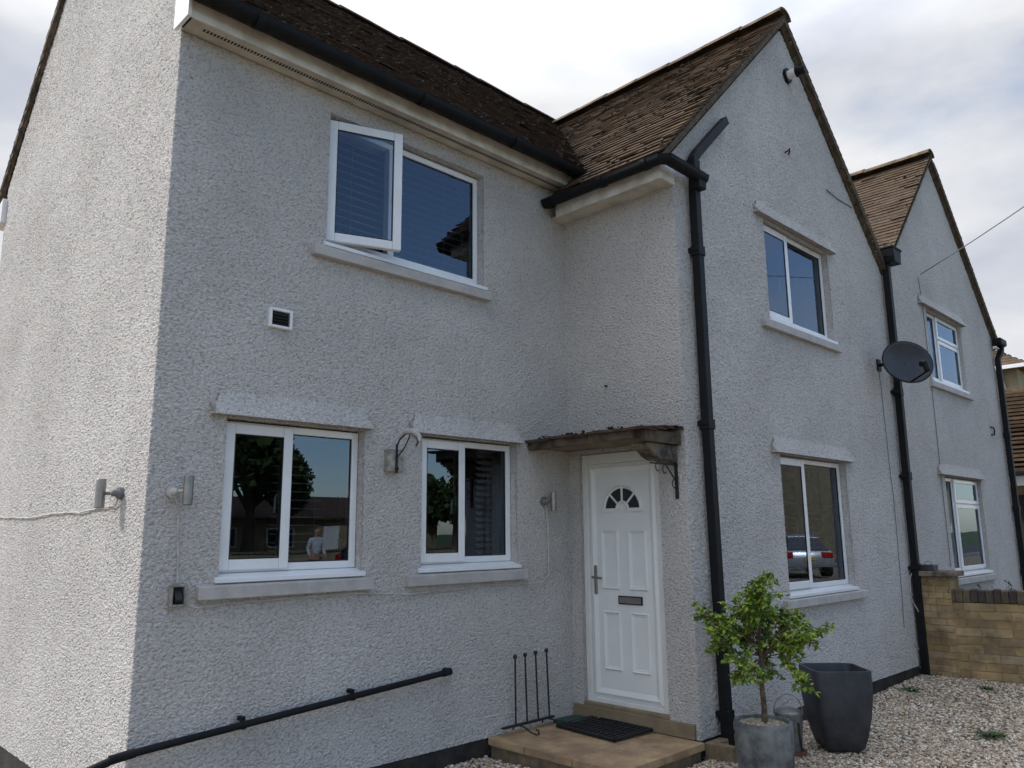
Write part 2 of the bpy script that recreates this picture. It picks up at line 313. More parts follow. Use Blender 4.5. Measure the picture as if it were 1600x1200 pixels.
# dense roughcast walls -------------------------------------------------
def lines(a,b,step,snaps):
    n=max(2,int(round((b-a)/step))+1); L=np.linspace(a,b,n); used=set()
    for s_ in snaps:
        if a<s_<b:
            i=int(np.argmin(np.abs(L-s_)))
            i=min(max(i,1),n-2); L[i]=s_
    return np.sort(L)
class Wall:
    def __init__(s): s.V=[]; s.Q=[]; s.n=0
    def put(s,V,Q): s.V.append(V); s.Q.append(Q+s.n); s.n+=len(V)
    def strip(s,pts,zl,segsteps,holes):
        """pts: plan polyline; holes: list of (seg index, u0,u1,z0,z1, depth) u measured along the segment"""
        P=[np.array(p,float) for p in pts]; us=[]; off=0; X=[];Y=[]; base=[]
        for i in range(len(P)-1):
            L=np.linalg.norm(P[i+1]-P[i]); sn=[h for q in holes if q[0]==i for h in (q[1],q[2])]
            l=lines(0,L,segsteps[i],sn)
            if i: l=l[1:]
            base.append((len(X)-(1 if i else 0),i)); d=(P[i+1]-P[i])/L
            for t in l: X.append(P[i][0]+d[0]*t); Y.append(P[i][1]+d[1]*t); us.append((i,t))
        X=np.array(X);Y=np.array(Y); nu=len(X); nz=len(zl)
        V=np.zeros((nz,nu,3)); V[:,:,0]=X; V[:,:,1]=Y; V[:,:,2]=zl[:,None]
        idx=np.arange(nz*nu).reshape(nz,nu)
        Q=np.stack([idx[:-1,:-1],idx[:-1,1:],idx[1:,1:],idx[1:,:-1]],-1); keep=np.ones((nz-1,nu-1),bool)
        extraV=[];extraQ=[]; tot=nz*nu
        for (sg,u0,u1,z0,z1,dep) in holes:
            d=(P[sg+1]-P[sg])/np.linalg.norm(P[sg+1]-P[sg]); inn=np.array([-d[1],d[0]])  # outward normal is to the right of travel
            x0,y0=P[sg]+d*u0; x1,y1=P[sg]+d*u1
            i0=int(np.argmin((X-x0)**2+(Y-y0)**2)); i1=int(np.argmin((X-x1)**2+(Y-y1)**2)); j0=int(np.argmin(abs(zl-z0))); j1=int(np.argmin(abs(zl-z1)))
            keep[j0:j1,i0:i1]=False
            loop=[idx[j0,i] for i in range(i0,i1)]+[idx[j,i1] for j in range(j0,j1)]+[idx[j1,i] for i in range(i1,i0,-1)]+[idx[j,i0] for j in range(j1,j0,-1)]
            loop=np.array(loop); m=len(loop); VV=V.reshape(-1,3); prev=loop; nr=max(2,int(dep/.012))
            for k in range(1,nr+1):
                nv=VV[loop].copy(); nv[:,0]+=inn[0]*dep*k/nr; nv[:,1]+=inn[1]*dep*k/nr
                cur=np.arange(tot,tot+m); tot+=m; extraV.append(nv)
                extraQ.append(np.stack([prev,cur,np.roll(cur,-1),np.roll(prev,-1)],-1)); prev=cur
        Q=Q[keep].reshape(-1,4)
        s.put(np.vstack([V.reshape(-1,3)]+extraV),np.vstack([Q]+extraQ))
    def gable(s,x_or_y,axis,a,b,za,apex,zap,step,flip=False):
        """triangle above za between a and b, apex at (apex,zap); axis 0: runs along x at y=x_or_y"""
        nz=int((zap-za)/step); nu=int(abs(b-a)/step); zl=np.linspace(za,zap-.02,nz); t=np.linspace(0,1,nu)
        f=(zl-za)/(zap-za); l=a+(apex-a)*f; r=b+(apex-b)*f
        U=l[:,None]+(r-l)[:,None]*t[None,:]; V=np.zeros((nz,nu,3)); V[:,:,2]=zl[:,None]
        V[:,:,axis]=U; V[:,:,1-axis]=x_or_y
        idx=np.arange(nz*nu).reshape(nz,nu); Q=np.stack([idx[:-1,:-1],idx[:-1,1:],idx[1:,1:],idx[1:,:-1]],-1).reshape(-1,4)
        s.put(V.reshape(-1,3),Q)
    def build(s,name,m,parent): return npmesh(name,np.vstack(s.V),np.vstack(s.Q),m,parent)

# ------------------------------------------------------------------ dimensions
L_,W_,G_,D_=3.721,1.245,4.668,4.435
APX,APN,NPX=2.312,7.072,9.524
ZS=4.807; ZW=4.504; ZR=7.38; ZRW=7.265; REC=.067; Z0=.03; GZ=-.09

# ------------------------------------------------------------------ ground
g=MB(); g.add([(-60,-14,GZ-.03),(60,-14,GZ-.03),(60,60,GZ-.03),(-60,60,GZ-.03)],[(0,1,2,3)])
tag(g.build('gravel_ground',M['ground']),kind='structure')
g=MB(); g.add([(-900,-900,GZ-.09),(900,-900,GZ-.09),(900,900,GZ-.09),(-900,900,GZ-.09)],[(0,1,2,3)]); tag(g.build('far_ground',M['grass']),kind='structure')
g=MB(); g.add([(-200,-24,GZ-.05),(200,-24,GZ-.05),(200,-15.5,GZ-.05),(-200,-15.5,GZ-.05)],[(0,1,2,3)]); tag(g.build('road',M['asphalt']),kind='structure')
g=MB(); g.box(-200,200,-15.5,-14.0,GZ-.4,GZ+.05); tag(g.build('pavement',M['concrete']),kind='structure')

def stones(name,pts,smin,smax,m,parent=None,zj=.008):
    n=len(pts)
    ico=np.array([(0,0,1),(.89,0,.45),(.28,.85,.45),(-.72,.53,.45),(-.72,-.53,.45),(.28,-.85,.45),(.72,.53,-.45),(-.28,.85,-.45),(-.89,0,-.45),(-.28,-.85,-.45),(.72,-.53,-.45),(0,0,-1)])
    tri=np.array([(0,1,2),(0,2,3),(0,3,4),(0,4,5),(0,5,1),(1,6,2),(2,7,3),(3,8,4),(4,9,5),(5,10,1),(6,7,2),(7,8,3),(8,9,4),(9,10,5),(10,6,1),(11,7,6),(11,8,7),(11,9,8),(11,10,9),(11,6,10)])
    sz=np.random.uniform(smin,smax,(n,1,1))*np.random.uniform(.6,1.25,(n,1,3))*np.array([1,1,.62])
    V=ico[None]*(1+np.random.uniform(-.28,.28,(n,12,3)))*sz
    a=np.random.uniform(0,6.28,n); c,s_=np.cos(a),np.sin(a); b=np.random.uniform(-.6,.6,n); cb,sb=np.cos(b),np.sin(b)
    x=V[:,:,0]*cb[:,None]-V[:,:,2]*sb[:,None]; z=V[:,:,0]*sb[:,None]+V[:,:,2]*cb[:,None]; y=V[:,:,1]
    V=np.stack([x*c[:,None]-y*s_[:,None],x*s_[:,None]+y*c[:,None],z],-1)+pts[:,None,:]
    V[:,:,2]+=np.random.uniform(-zj,zj,(n,1))
    Fq=(tri[None]+np.arange(n)[:,None,None]*12).reshape(-1,3)
    return npmesh(name,V.reshape(-1,3),Fq,m,parent,False)
def gravel_pts():
    P=[]
    def fill(x0,x1,y0,y1,den):
        n=int((x1-x0)*(y1-y0)*den); p=np.random.rand(n,3); p[:,0]=x0+p[:,0]*(x1-x0); p[:,1]=y0+p[:,1]*(y1-y0)
        p[:,2]=GZ-.012+.012*np.sin(p[:,0]*3.1+1)*np.sin(p[:,1]*2.7); return p
    P.append(fill(-2.4,0,-3.4,0,4200)); P.append(fill(0,2.4,-3.6,-1.25,4200)); P.append(fill(2.4,4.75,-4.6,-1.25,3400)); P.append(fill(-5.5,-2.4,-3.2,0,900))
    P.append(fill(2.4,4.7,-6.5,-4.6,900)); P.append(fill(-5,2.4,-6.5,-3.5,500))
    P=np.vstack(P)
    k=~((P[:,0]>-1.08)&(P[:,0]<.03)&(P[:,1]>-1.30)) & ~((P[:,0]<0)&(P[:,1]>-.005))
    # heaped slightly along the far wall and boundary
    P=P[k]; P[:,2]+=np.clip(P[:,0]-3.2,0,1.6)*.02
    return P
GP=gravel_pts()
tag(stones('gravel',GP,.0085,.0185,M['gravel']),kind='stuff')

# ------------------------------------------------------------------ the houses
house=empty('semi_detached_house',(0,0,0),'pale grey roughcast house with white door, five windows and mossy brown roofs','house')
neigh=empty('semi_detached_house',(G_,0,0),'right-hand half of the grey pair, smaller in view, gable behind the satellite dish','house')
yC=-W_
# openings: (segment, u0,u1,z0,z1,depth)
A1=(-3.262,-2.233,1.30,2.315); A2=(-1.70,-.688,1.30,2.33); AU=(-2.60,-1.062,3.62,4.662)
C1=(1.60,3.075,.975,2.30); CU=(1.60,3.075,3.60,4.662); N1=(6.31,7.90,.96,2.30); NU=(6.28,7.79,3.60,4.662)
DO=(.125,.975,.15,2.27)
zl=lines(Z0,4.80,.0105,[A1[2],A1[3],A2[3],AU[2],AU[3],C1[2],C1[3],DO[2],DO[3],CU[2]])
wl=Wall()
holes=[(1,q[0]+L_,q[1]+L_,q[2],q[3],.30) for q in (A1,A2,AU)]+[(2,*DO,.16)]+[(3,q[0],q[1],q[2],q[3],.30) for q in (C1,CU)]
wl.strip([(-L_,D_),(-L_,0),(0,0),(0,-W_),(G_,-W_)],zl,[.0125,.0105,.0115,.0135],holes)
wl.strip([(-L_,D_),(-L_,0)],np.linspace(4.80,5.17,28),[.0125],[])
wl.gable(-L_,1,D_,0,5.17,D_/2,7.33,.014)
wl.gable(yC,0,0,G_,4.80,APX,7.10,.015)
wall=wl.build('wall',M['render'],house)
wn=Wall(); zl2=lines(Z0-.03,4.80,.017,[N1[2],N1[3],NU[2],NU[3]])
wn.strip([(G_,-W_),(NPX,-W_),(NPX,0)],zl2,[.017,.05],[(0,q[0]-G_,q[1]-G_,q[2],q[3],.30) for q in (N1,NU)])
wn.gable(yC,0,G_,NPX,4.80,APN,7.10,.02)
wn.build('wall',M['render2'],neigh)
b=MB(); b.box(NPX,NPX+3.7,0,.2,-.1,4.8); b.box(NPX+3.5,NPX+3.7,0,D_,-.1,4.8); b.build('side_wall',M['smooth'],neigh)
b=MB(); b.box(-L_,G_,D_-.02,D_+.0,-.1,4.8); b.build('rear_wall',M['smooth'],house)
# black bitumen plinth under the roughcast
b=MB(); b.box(-L_+.004,-.0,.0+.004,.10,-.3,Z0+.02); b.box(.004,.1,-W_+.004,0,-.3,Z0+.02); b.box(.0+.1,G_,yC+.004,yC+.1,-.3,Z0+.02); b.box(-L_+.004,-L_+.1,.1,D_,-.3,Z0+.02); b.build('plinth',M['plinth'],house)
b=MB(); b.box(G_+.001,NPX,yC+.004,yC+.1,-.3,Z0); b.build('plinth',M['plinth'],neigh)

# ---- windows
def frame_ring(mb,x0,x1,y0,y1,z0,z1,t):
    mb.box(x0,x0+t,y0,y1,z0,z1); mb.box(x1-t,x1,y0,y1,z0,z1); mb.box(x0+t,x1-t,y0,y1,z0,z0+t); mb.box(x0+t,x1-t,y0,y1,z1-t,z1)
def pane(x0,x1,y,z0,z1,parent,xf=None):
    m=MB(); vs=[(x0,y,z0),(x1,y,z0),(x1,y,z1),(x0,y,z1)]
    if xf: vs=[xf(v) for v in vs]
    m.add(vs,[(0,1,2,3)]); o=m.build('pane',M['glass'],parent,norm=False); return o
def gasket(x0,x1,y,z0,z1,parent,xf=None):
    m=MB(); t=.006
    frame_ring(m,x0,x1,y-.004,y+.004,z0,z1,t)
    if xf: m.v=[tuple(xf(v)) for v in m.v]
    m.build('gasket',M['gasket'],parent)
def handle(x,y,z,parent,xf=None,flip=1):
    m=MB(); m.box(x-.014,x+.014,y+.0,y+.012,z-.045,z+.045); m.tube([(x,y+.01,z+.02),(x,y+.04,z+.025),(x-.01*flip,y+.046,z),(x-.016*flip,y+.046,z-.10)],.0095,8)
    if xf: m.v=[tuple(xf(v)) for v in m.v]
    m.build('handle',M['upvc'],parent,smooth=True)
def window(Y,q,split,parent,kind='casement',open_deg=0,hood=None,sill=None,label=None,proud=.06,handle_z=None,room=1.4):
    """white casement in plane y=Y, opening q=(x0,x1,z0,z1)"""
    x0,x1,z0,z1=q; yf=Y+REC; x0+=.004; x1-=.004; zb=z0+.055; zt=z1-.012
    f=MB(); T=.048
    f.box(x0,x0+T,yf,yf+.07,zb,zt); f.box(x1-T,x1,yf,yf+.07,zb,zt); f.box(x0+T,x1-T,yf,yf+.07,zb,zb+T); f.box(x0+T,x1-T,yf,yf+.07,zt-T,zt)
    f.box(split-.03,split+.03,yf+.001,yf+.069,zb+T,zt-T)
    if kind=='transom':
        f.box(split+.03,x1-T,yf-.001,yf+.069,zt-.36,zt-.30)
    win=f.build('window',M['upvc'],parent,bevel=.005)
    if label: win['label']=label
    # left opening sash, proud of the frame
    s=MB(); sx0,sx1,sz0,sz1=x0+.012,split+.022,zb+.012,zt-.012; ys0,ys1=yf-.022,yf-.001; S=.068
    xf=None
    if open_deg:
        sx1=sx0+.572; a=R(open_deg); px,py=sx0,ys0
        def xf(v):
            dx,dy=v[0]-px,v[1]-py; return (px+dx*math.cos(a)+dy*math.sin(a),py-dx*math.sin(a)+dy*math.cos(a),v[2])
        ys1=yf+.03
    if kind!='transom':
        frame_ring(s,sx0,sx1,ys0,ys1,sz0,sz1,S)
        if xf: s.v=[xf(v) for v in s.v]
        s.build('sash',M['upvc'],win,bevel=.007)
        gasket(sx0+S,sx1-S,ys0+.007,sz0+S,sz1-S,win,xf)
        pane(sx0+S-.004,sx1-S+.004,ys0+.009,sz0+S-.004,sz1-S+.004,win,xf)
        handle(sx1-.032 if open_deg else sx1-S+.012,(yf+.03 if open_deg else yf+.02),(handle_z or (zb+zt)/2),win,xf)
    else:
        pane(x0+T-.003,split-.03+.003,yf+.02,zb+T-.003,zt-T+.003,win); gasket(x0+T,split-.03,yf+.018,zb+T,zt-T,win)
        s=MB(); frame_ring(s,split+.012,x1-.012,yf-.022,yf-.001,zt-.345,zt-.012,.052); frame_ring(s,split+.012,x1-.012,yf-.022,yf-.001,zb+.012,zt-.36,.055); s.build('sash',M['upvc'],win,bevel=.006)
        pane(split+.06,x1-.06,yf-.012,zt-.30,zt-.058,win)
        pane(split+.062,x1-.062,yf-.012,zb+.06,zt-.41,win)
    if kind!='transom':
        gasket(split+.03,x1-T,yf+.018,zb+T,zt-T,win)
        pane(split+.03-.003,x1-T+.003,yf+.021,zb+T-.003,zt-T+.003,win)
    # white sub-sill board + rendered sill + hood
    s=MB(); s.prism([(Y-.028,z0-.002),(Y-.028,z0+.026),(yf+.02,zb+.001),(yf+.02,z0-.002)],x0-.03,x1+.03,0); s.build('sill_board',M['upvc'],win,bevel=.003)
    if sill:
        sx0,sx1,sz0,sz1=sill; s=MB(); s.prism([(Y-proud,sz0),(Y-proud,sz1-.012),(Y+.02,sz1),(Y+.02,sz0)],sx0,sx1,0); s.build('sill',M['smooth'],win,bevel=.006)
    if hood:
        hx0,hx1,hz=hood; s=MB(); nx=int((hx1-hx0)/.012); nz=14
        V=[];Fc=[]; pr_=[(Y+.02,hz+.006),(Y-.022,hz),(Y-proud-.014,hz-.004),(Y-proud-.012,hz+.012)]+[(Y-(proud+.012)*(1-k/nz)**1.08,hz-.002+.160*k/nz) for k in range(nz+1)]
        tp=[0,0,0,0]+[.07*k/nz for k in range(nz+1)]
        n=len(pr_); V=np.zeros((nx+1,n,3))
        for j,((yy,zz),t_) in enumerate(zip(pr_,tp)):
            V[:,j,0]=np.linspace(hx0+t_,hx1-t_,nx+1); V[:,j,1]=yy; V[:,j,2]=zz
        # end caps fall back to the wall
        V[0,3:,1]=np.maximum(V[0,3:,1],Y-.012) ; V[-1,3:,1]=np.maximum(V[-1,3:,1],Y-.012)
        V[0,2:4,1]=Y-.0; V[-1,2:4,1]=Y-.0; V[0,:,0]-=.0
        idx=np.arange((nx+1)*n).reshape(nx+1,n); Q=np.stack([idx[:-1,:-1],idx[:-1,1:],idx[1:,1:],idx[1:,:-1]],-1).reshape(-1,4)[:,::-1]
        V=V[:,4:,:]; n-=4; idx=np.arange((nx+1)*n).reshape(nx+1,n); Q=np.stack([idx[:-1,:-1],idx[:-1,1:],idx[1:,1:],idx[1:,:-1]],-1).reshape(-1,4)[:,::-1]
        ho=npmesh('hood',V.reshape(-1,3),Q,M['render'],win)
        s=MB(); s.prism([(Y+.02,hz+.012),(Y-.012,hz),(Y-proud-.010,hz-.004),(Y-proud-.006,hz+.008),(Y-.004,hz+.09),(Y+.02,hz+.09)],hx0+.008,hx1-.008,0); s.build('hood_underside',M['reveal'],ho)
    # the room behind
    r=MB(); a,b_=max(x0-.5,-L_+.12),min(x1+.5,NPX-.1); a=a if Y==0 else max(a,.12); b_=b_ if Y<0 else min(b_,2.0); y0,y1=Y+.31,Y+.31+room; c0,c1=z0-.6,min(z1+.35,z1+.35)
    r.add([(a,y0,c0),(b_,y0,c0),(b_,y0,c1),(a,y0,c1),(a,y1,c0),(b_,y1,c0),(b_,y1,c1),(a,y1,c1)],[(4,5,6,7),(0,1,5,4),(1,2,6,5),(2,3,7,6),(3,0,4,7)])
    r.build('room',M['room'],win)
    return win
def blind(x0,x1,Y,z0,z1,label,pitch=.05,tilt=.35,depth=.04,below=None):
    t=empty('venetian_blind',((x0+x1)/2,Y,z1),label,'blind')
    s=MB(); z=z1-.05
    while z>z0:
        a=tilt; dy=depth/2*math.cos(a); dz=depth/2*math.sin(a)
        s.prism([(Y-dy,z-dz),(Y+dy,z+dz),(Y+dy,z+dz+.0016),(Y-dy,z-dz+.0016)],x0,x1,0); z-=pitch
    s.build('slats',M['blind'],t)
    h=MB(); h.box(x0,x1,Y-.02,Y+.02,z1-.03,z1); h.build('head_rail',M['blind'],t)
    for fx in (.18,.82):
        c=MB(); xx=x0+(x1-x0)*fx; c.tube([(xx,Y-.022,z1-.02),(xx,Y-.022,z0)],.0013,4); c.build('cord',M['blind'],t)
    return t

window(0,A1,-2.79,house,sill=(-3.398,-2.157,1.205,1.295),hood=(-3.382,-2.178,2.325),label='left-hand downstairs window with stained lower sill board')
window(0,A2,-1.245,house,sill=(-1.852,-.610,1.205,1.295),hood=(-1.842,-.634,2.335),label='downstairs window beside the door')
window(0,AU,-1.985,house,open_deg=20,sill=(-2.718,-1.010,3.525,3.612),label='upstairs window with its left sash pushed open',handle_z=4.20)
window(yC,C1,2.17,house,sill=(1.46,3.25,.885,.972),hood=(1.42,3.22,2.305),label='downstairs window of the gable',proud=.05)
window(yC,CU,2.17,house,sill=(1.41,3.15,3.51,3.597),hood=(1.40,3.20,4.668),label='upstairs window of the gable',proud=.05)
window(yC,N1,6.80,neigh,'transom',sill=(6.14,8.0,.86,.95),hood=(6.02,8.0,2.31),proud=.05,label='neighbour downstairs window')
window(yC,NU,6.80,neigh,'transom',sill=(6.10,7.93,3.51,3.597),hood=(5.96,7.92,4.668),proud=.05,label='neighbour upstairs window')
# ventilator slots on top frames (upper windows)
b=MB(); b.box(2.62,2.95,yC+REC-.012,yC+REC-.001,4.618,4.640); b.build('trickle_vent',M['board'],house,bevel=.003)

blind(-2.55,-1.10,.20,3.66,4.64,'white venetian blind with open slats behind the upstairs window with open sash',.062,.0,.022)
blind(-2.70,-2.28,.45,1.36,2.3,'venetian blind behind the left downstairs window, lower slats catching light',.06,.2)
blind(-.80,-.42,.38,1.36,2.3,'pale venetian blind behind the downstairs window beside the door',.055,.7,.045)
blind(1.66,2.92,yC+.26,1.08,2.26,'venetian blind behind the gable downstairs window above the planters',.05,.15,.045)
def curtain(x0,x1,Y,z0,z1,label,m='curtain'):
    s=MB(); n=28; V=[]
    for i in range(n+1):
        x=x0+(x1-x0)*i/n; y=Y+.022*math.sin(i*1.9)+.01*math.sin(i*.7)
        V+= [(x,y,z0),(x+.006*math.sin(i),y,z1)]
    s.add(V,[(2*i,2*i+2,2*i+3,2*i+1) for i in range(n)]); o=s.build('curtain',M[m],smooth=True)
    md=o.modifiers.new('solid','SOLIDIFY'); md.thickness=.003
    return tag(o,label,'curtain')
curtain(3.12,3.50,yC+.34,3.60,4.70,'grey-green curtain at the right side of the gable upstairs window')
curtain(3.16,3.52,yC+.34,.95,2.35,'pale curtain at the right side of the gable downstairs window')
curtain(8.02,8.26,yC+.34,3.66,4.62,'pale curtain in the neighbour upstairs window')
curtain(8.06,8.36,yC+.34,1.0,2.28,'cream curtain in the neighbour downstairs window')
curtain(7.0,7.35,yC+.25,3.66,4.62,'net curtain at left of the neighbour upstairs window')

# ---- front door on the return wall (x = 0 plane, faces -x)
xd=.045
f=MB()
y0,y1,z0,z1=-.125,-.975,.15,2.27; t=.062
f.box(xd-.02,xd+.05,y0-t,y0-.002,z0+.02,z1-.005); f.box(xd-.02,xd+.05,y1+.002,y1+t,z0+.02,z1-.005); f.box(xd-.02,xd+.05,y1+t,y0-t,z1-t-.03,z1-.005); f.box(xd-.02,xd+.05,y1+t,y0-t,z0+.02,z0+.06)
dframe=f.build('door_frame',M['frame'],house,bevel=.006)
yl0,yl1,zl0,zl1=y0-t-.002,y1+t+.002,z0+.062,z1-t-.033
d=MB(); d.box(xd,xd+.04,yl1,yl0,zl0,zl1)
door=d.build('front_door',M['door'],house,bevel=.003)
def ring_yz(mb,ya,yb,za,zb,t,h,x):
    # raised moulding with sloping faces
    ya,yb=min(ya,yb),max(ya,yb)
    o=[(ya,za),(yb,za),(yb,zb),(ya,zb)]; mdl=[(ya+t*.45,za+t*.45),(yb-t*.45,za+t*.45),(yb-t*.45,zb-t*.45),(ya+t*.45,zb-t*.45)]; i=[(ya+t,za+t),(yb-t,za+t),(yb-t,zb-t),(ya+t,zb-t)]
    vs=[(x,*p) for p in o]+[(x-h,*p) for p in mdl]+[(x+.001,*p) for p in i]
    mb.add(vs,[(k,(k+1)%4,4+(k+1)%4,4+k) for k in range(4)]+[(4+k,4+(k+1)%4,8+(k+1)%4,8+k) for k in range(4)])
d=MB(); ring_yz(d,yl1+.004,yl0-.004,zl0+.006,zl1-.004,.075,.016,xd)
d.build('door_rail',M['door'],door)
pc=(yl0+yl1)/2
for ya,yb in ((pc+.235,pc+.045),(pc-.055,pc-.245)):
    for za,zb in ((1.10,1.60),(.44,.925)):
        d=MB(); ring_yz(d,ya,yb,za,zb,.026,.014,xd-.0005); ring_yz(d,ya-.024,yb+.024,za+.024,zb-.024,.012,.004,xd-.001); d.build('panel_moulding',M['door'],door)
# fan light
cy_,cz_,Rr=pc-.005,1.775,.212
d=MB()
def arc(r,a0,a1,n): return [(cy_+r*math.cos(a0+(a1-a0)*i/n),cz_+r*math.sin(a0+(a1-a0)*i/n)) for i in range(n+1)]
o=arc(Rr,0,math.pi,28); i_=arc(Rr-.034,0,math.pi,28); n=29
def band(mb,o,i_,x0,h):
    n=len(o); mid=[((a[0]+b[0])/2,(a[1]+b[1])/2) for a,b in zip(o,i_)]
    vs=[(x0,*p) for p in o]+[(x0-h,*p) for p in mid]+[(x0-.002,*p) for p in i_]
    mb.add(vs,[(k,k+1,n+k+1,n+k) for k in range(n-1)]+[(n+k,n+k+1,2*n+k+1,2*n+k) for k in range(n-1)])
band(d,o,i_,xd,.018)
band(d,arc(.078,0,math.pi,18),arc(.044,0,math.pi,18),xd-.001,.016)
for s_ in (-1,1):
    ya,yb=cy_+s_*Rr,cy_+s_*.060
    d.box(xd-.014,xd+.001,ya,yb,cz_-.022,cz_+.010)
for a in (R(45),R(90),R(135)):
    p0=Vector((xd-.004,cy_+.07*math.cos(a),cz_+.07*math.sin(a))); p1=Vector((xd-.004,cy_+(Rr-.02)*math.cos(a),cz_+(Rr-.02)*math.sin(a))); d.tube([p0,p1],.010,6)
d.build('fanlight_moulding',M['door'],door,smooth=True)
for k in range(4):
    g_=MB(); a0,a1=math.pi*k/4+.02,math.pi*(k+1)/4-.02
    oo=arc(Rr-.03,a0,a1,8); ii=arc(.072,a0,a1,8); vs=[(xd-.0035,*p) for p in oo]+[(xd-.0035,*p) for p in ii]
    g_.add(vs,[(q,q+1,9+q+1,9+q) for q in range(8)]); g_.build('fanlight_pane',M['doorglass'],door)
h=MB(); h.box(xd-.016,xd-.001,-.262,-.232,1.055,1.30); h.build('handle_plate',M['steel'],door,bevel=.004)
h=MB(); h.tube([(xd-.015,-.247,1.20),(xd-.055,-.247,1.20),(xd-.06,-.262,1.20),(xd-.056,-.345,1.195)],.010,8); h.build('door_handle',M['steel'],door,smooth=True)
h=MB(); h.box(xd-.012,xd-.001,-.735,-.485,.985,1.055); lb=h.build('letter_box',M['gasket'],door,bevel=.004)
h=MB(); h.box(xd-.017,xd-.0125,-.722,-.498,.995,1.045); h.build('letter_flap',M['steel'],door,bevel=.003)
th=MB(); th.box(-.028,.06,-1.215,-.012,.033,.142); th.box(-.012,.09,-.985,-.115,.142,.172); th.build('threshold',M['thresh'],house,bevel=.006)

# ---- doorstep paving
st=empty('doorstep',(-.55,-.65,GZ),'sandstone paved doorstep of four slabs in front of the white door','doorstep')
sx=[-1.03,-.535,-.028]; sy=[-1.30,-.86,-.395,-.004]
for i in range(2):
    for j in range(3):
        b=MB(); e=.004
        b.box(sx[i]+(e if i else 0),sx[i+1]-(e if i==0 else 0),sy[j]+(e if j else 0),sy[j+1]-e,-.020,.032); b.build('paving_slab',M['slab'],st,bevel=.004)
b=MB(); b.box(sx[0]+.02,sx[2]-.01,sy[0]+.02,sy[3]-.01,-.03,.027); b.build('pointing',M['mortar'],st)
b=MB(); b.box(sx[0]+.035,sx[2]-.01,sy[0]+.03,sy[3],-.25,-.031); b.build('riser',M['slabedge'],st,bevel=.006)

# ---- roofs
def slope_tiles(name,O,U,V_,nu,nv,tw,ex,m,parent,keep=None,lift=.030,thick=.016,seed=1,taper=None):
    """courses of plain tiles. O: eaves origin, U: unit along eaves, V_: unit up the slope"""
    rnd=np.random.RandomState(seed); O=np.array(O,float);U=np.array(U,float);V_=np.array(V_,float); Nn=np.cross(U,V_); Nn/=np.linalg.norm(Nn)
    if Nn[2]<0: Nn=-Nn
    VV=[];k=0
    for j in range(nv):
        sag=.006*math.sin(j*.7)+rnd.uniform(-.002,.002)
        for i in range(-1,nu+1):
            u0=i*tw+(tw/2 if j%2 else 0); v0=j*ex+sag+rnd.uniform(-.003,.003)+.005*math.sin(u0*1.3+j*.12)
            ua=max(u0,0); ub=min(u0+tw-.004,nu*tw)
            if ub-ua<.03: continue
            c=O+U*(ua+ub)/2+V_*(v0+.05)
            if keep and not keep(c): continue
            tl=lift+rnd.uniform(-.003,.003)+rnd.choice([0]*18+[.010,.014])+.002*math.sin(u0*2.1+j); tr=tl+rnd.uniform(-.003,.003); ln=ex*1.75; cu=rnd.uniform(-.004,.004)
            p=[]
            for (u,v,h) in ((ua,v0+cu,tl),(ub,v0-cu,tr),(ub,v0+ln,.006),(ua,v0+ln,.006)): p.append(O+U*u+V_*v+Nn*(h-thick))
            for (u,v,h) in ((ua,v0+cu,tl),(ub,v0-cu,tr),(ub,v0+ln,.006),(ua,v0+ln,.006)): p.append(O+U*u+V_*v+Nn*h)
            VV+=p
    n=len(VV)//8; Fb=np.array([(3,2,1,0),(4,5,6,7),(0,1,5,4),(1,2,6,5),(2,3,7,6),(3,0,4,7)])
    Fq=(Fb[None]+np.arange(n)[:,None,None]*8).reshape(-1,4)
    return npmesh(name,np.array(VV),Fq,m,parent,False)
yE=-.285; zE=4.965; LM=math.hypot(D_/2-yE,ZR-zE); vM=np.array([0,(D_/2-yE)/LM,(ZR-zE)/LM])
xE=-.285; zEw=4.70; LW=math.hypot(APX-xE,ZRW-zEw); vW=np.array([(APX-xE)/LW,0,(ZRW-zEw)/LW]); vWr=np.array([-vW[0],0,vW[2]])
ex=.098; off=-.03
def mslope(c): return zE+(c[1]-yE)*(ZR-zE)/(D_/2-yE)
def wslope(x,ap): return ZRW-abs(x-ap)*(ZRW-zEw)/(APX-xE)
kM=lambda c: c[2]>max(wslope(c[0],APX),wslope(c[0],APN))-.22 
def kW(ap): return lambda c: c[2]>mslope(c)-.25 or c[1]<yE
nM=int(LM/ex)
mr=slope_tiles('roof',(-L_-.045,yE,zE+off),(1,0,0),vM,47,nM,.17,ex,M['tile_dark'],house,kM,seed=3,lift=.036)
vb=np.array([0,-(D_/2-.0)/1,(ZR-5.373)]); vb=vb/np.linalg.norm(vb)
# rear slope of the main roof and the substrate under all the tiles
sub=MB(); zt=.035
def deck(mb,a,b,c,d_): # four corners, thickness down
    vs=[a,b,c,d_]; vs2=[(p[0],p[1],p[2]-.07) for p in vs]; mb.add(vs+vs2,[(0,1,2,3),(7,6,5,4),(0,4,5,1),(1,5,6,2),(2,6,7,3),(3,7,4,0)])
xl,xr=-L_-.04,G_
deck(sub,(xl,yE+.02,zE-zt),(xr,yE+.02,zE-zt),(xr,D_/2,ZR-zt),(xl,D_/2,ZR-zt))
deck(sub,(xl,D_/2,ZR-zt),(xr,D_/2,ZR-zt),(xr,D_+.3,5.10-zt),(xl,D_+.3,5.10-zt))
yv=yC-.072
deck(sub,(xE+.02,yv,zEw-zt),(APX,yv,ZRW-zt),(APX,D_/2,ZRW-zt),(xE+.02,D_/2,zEw-zt))
zv=wslope(4.69,APX)
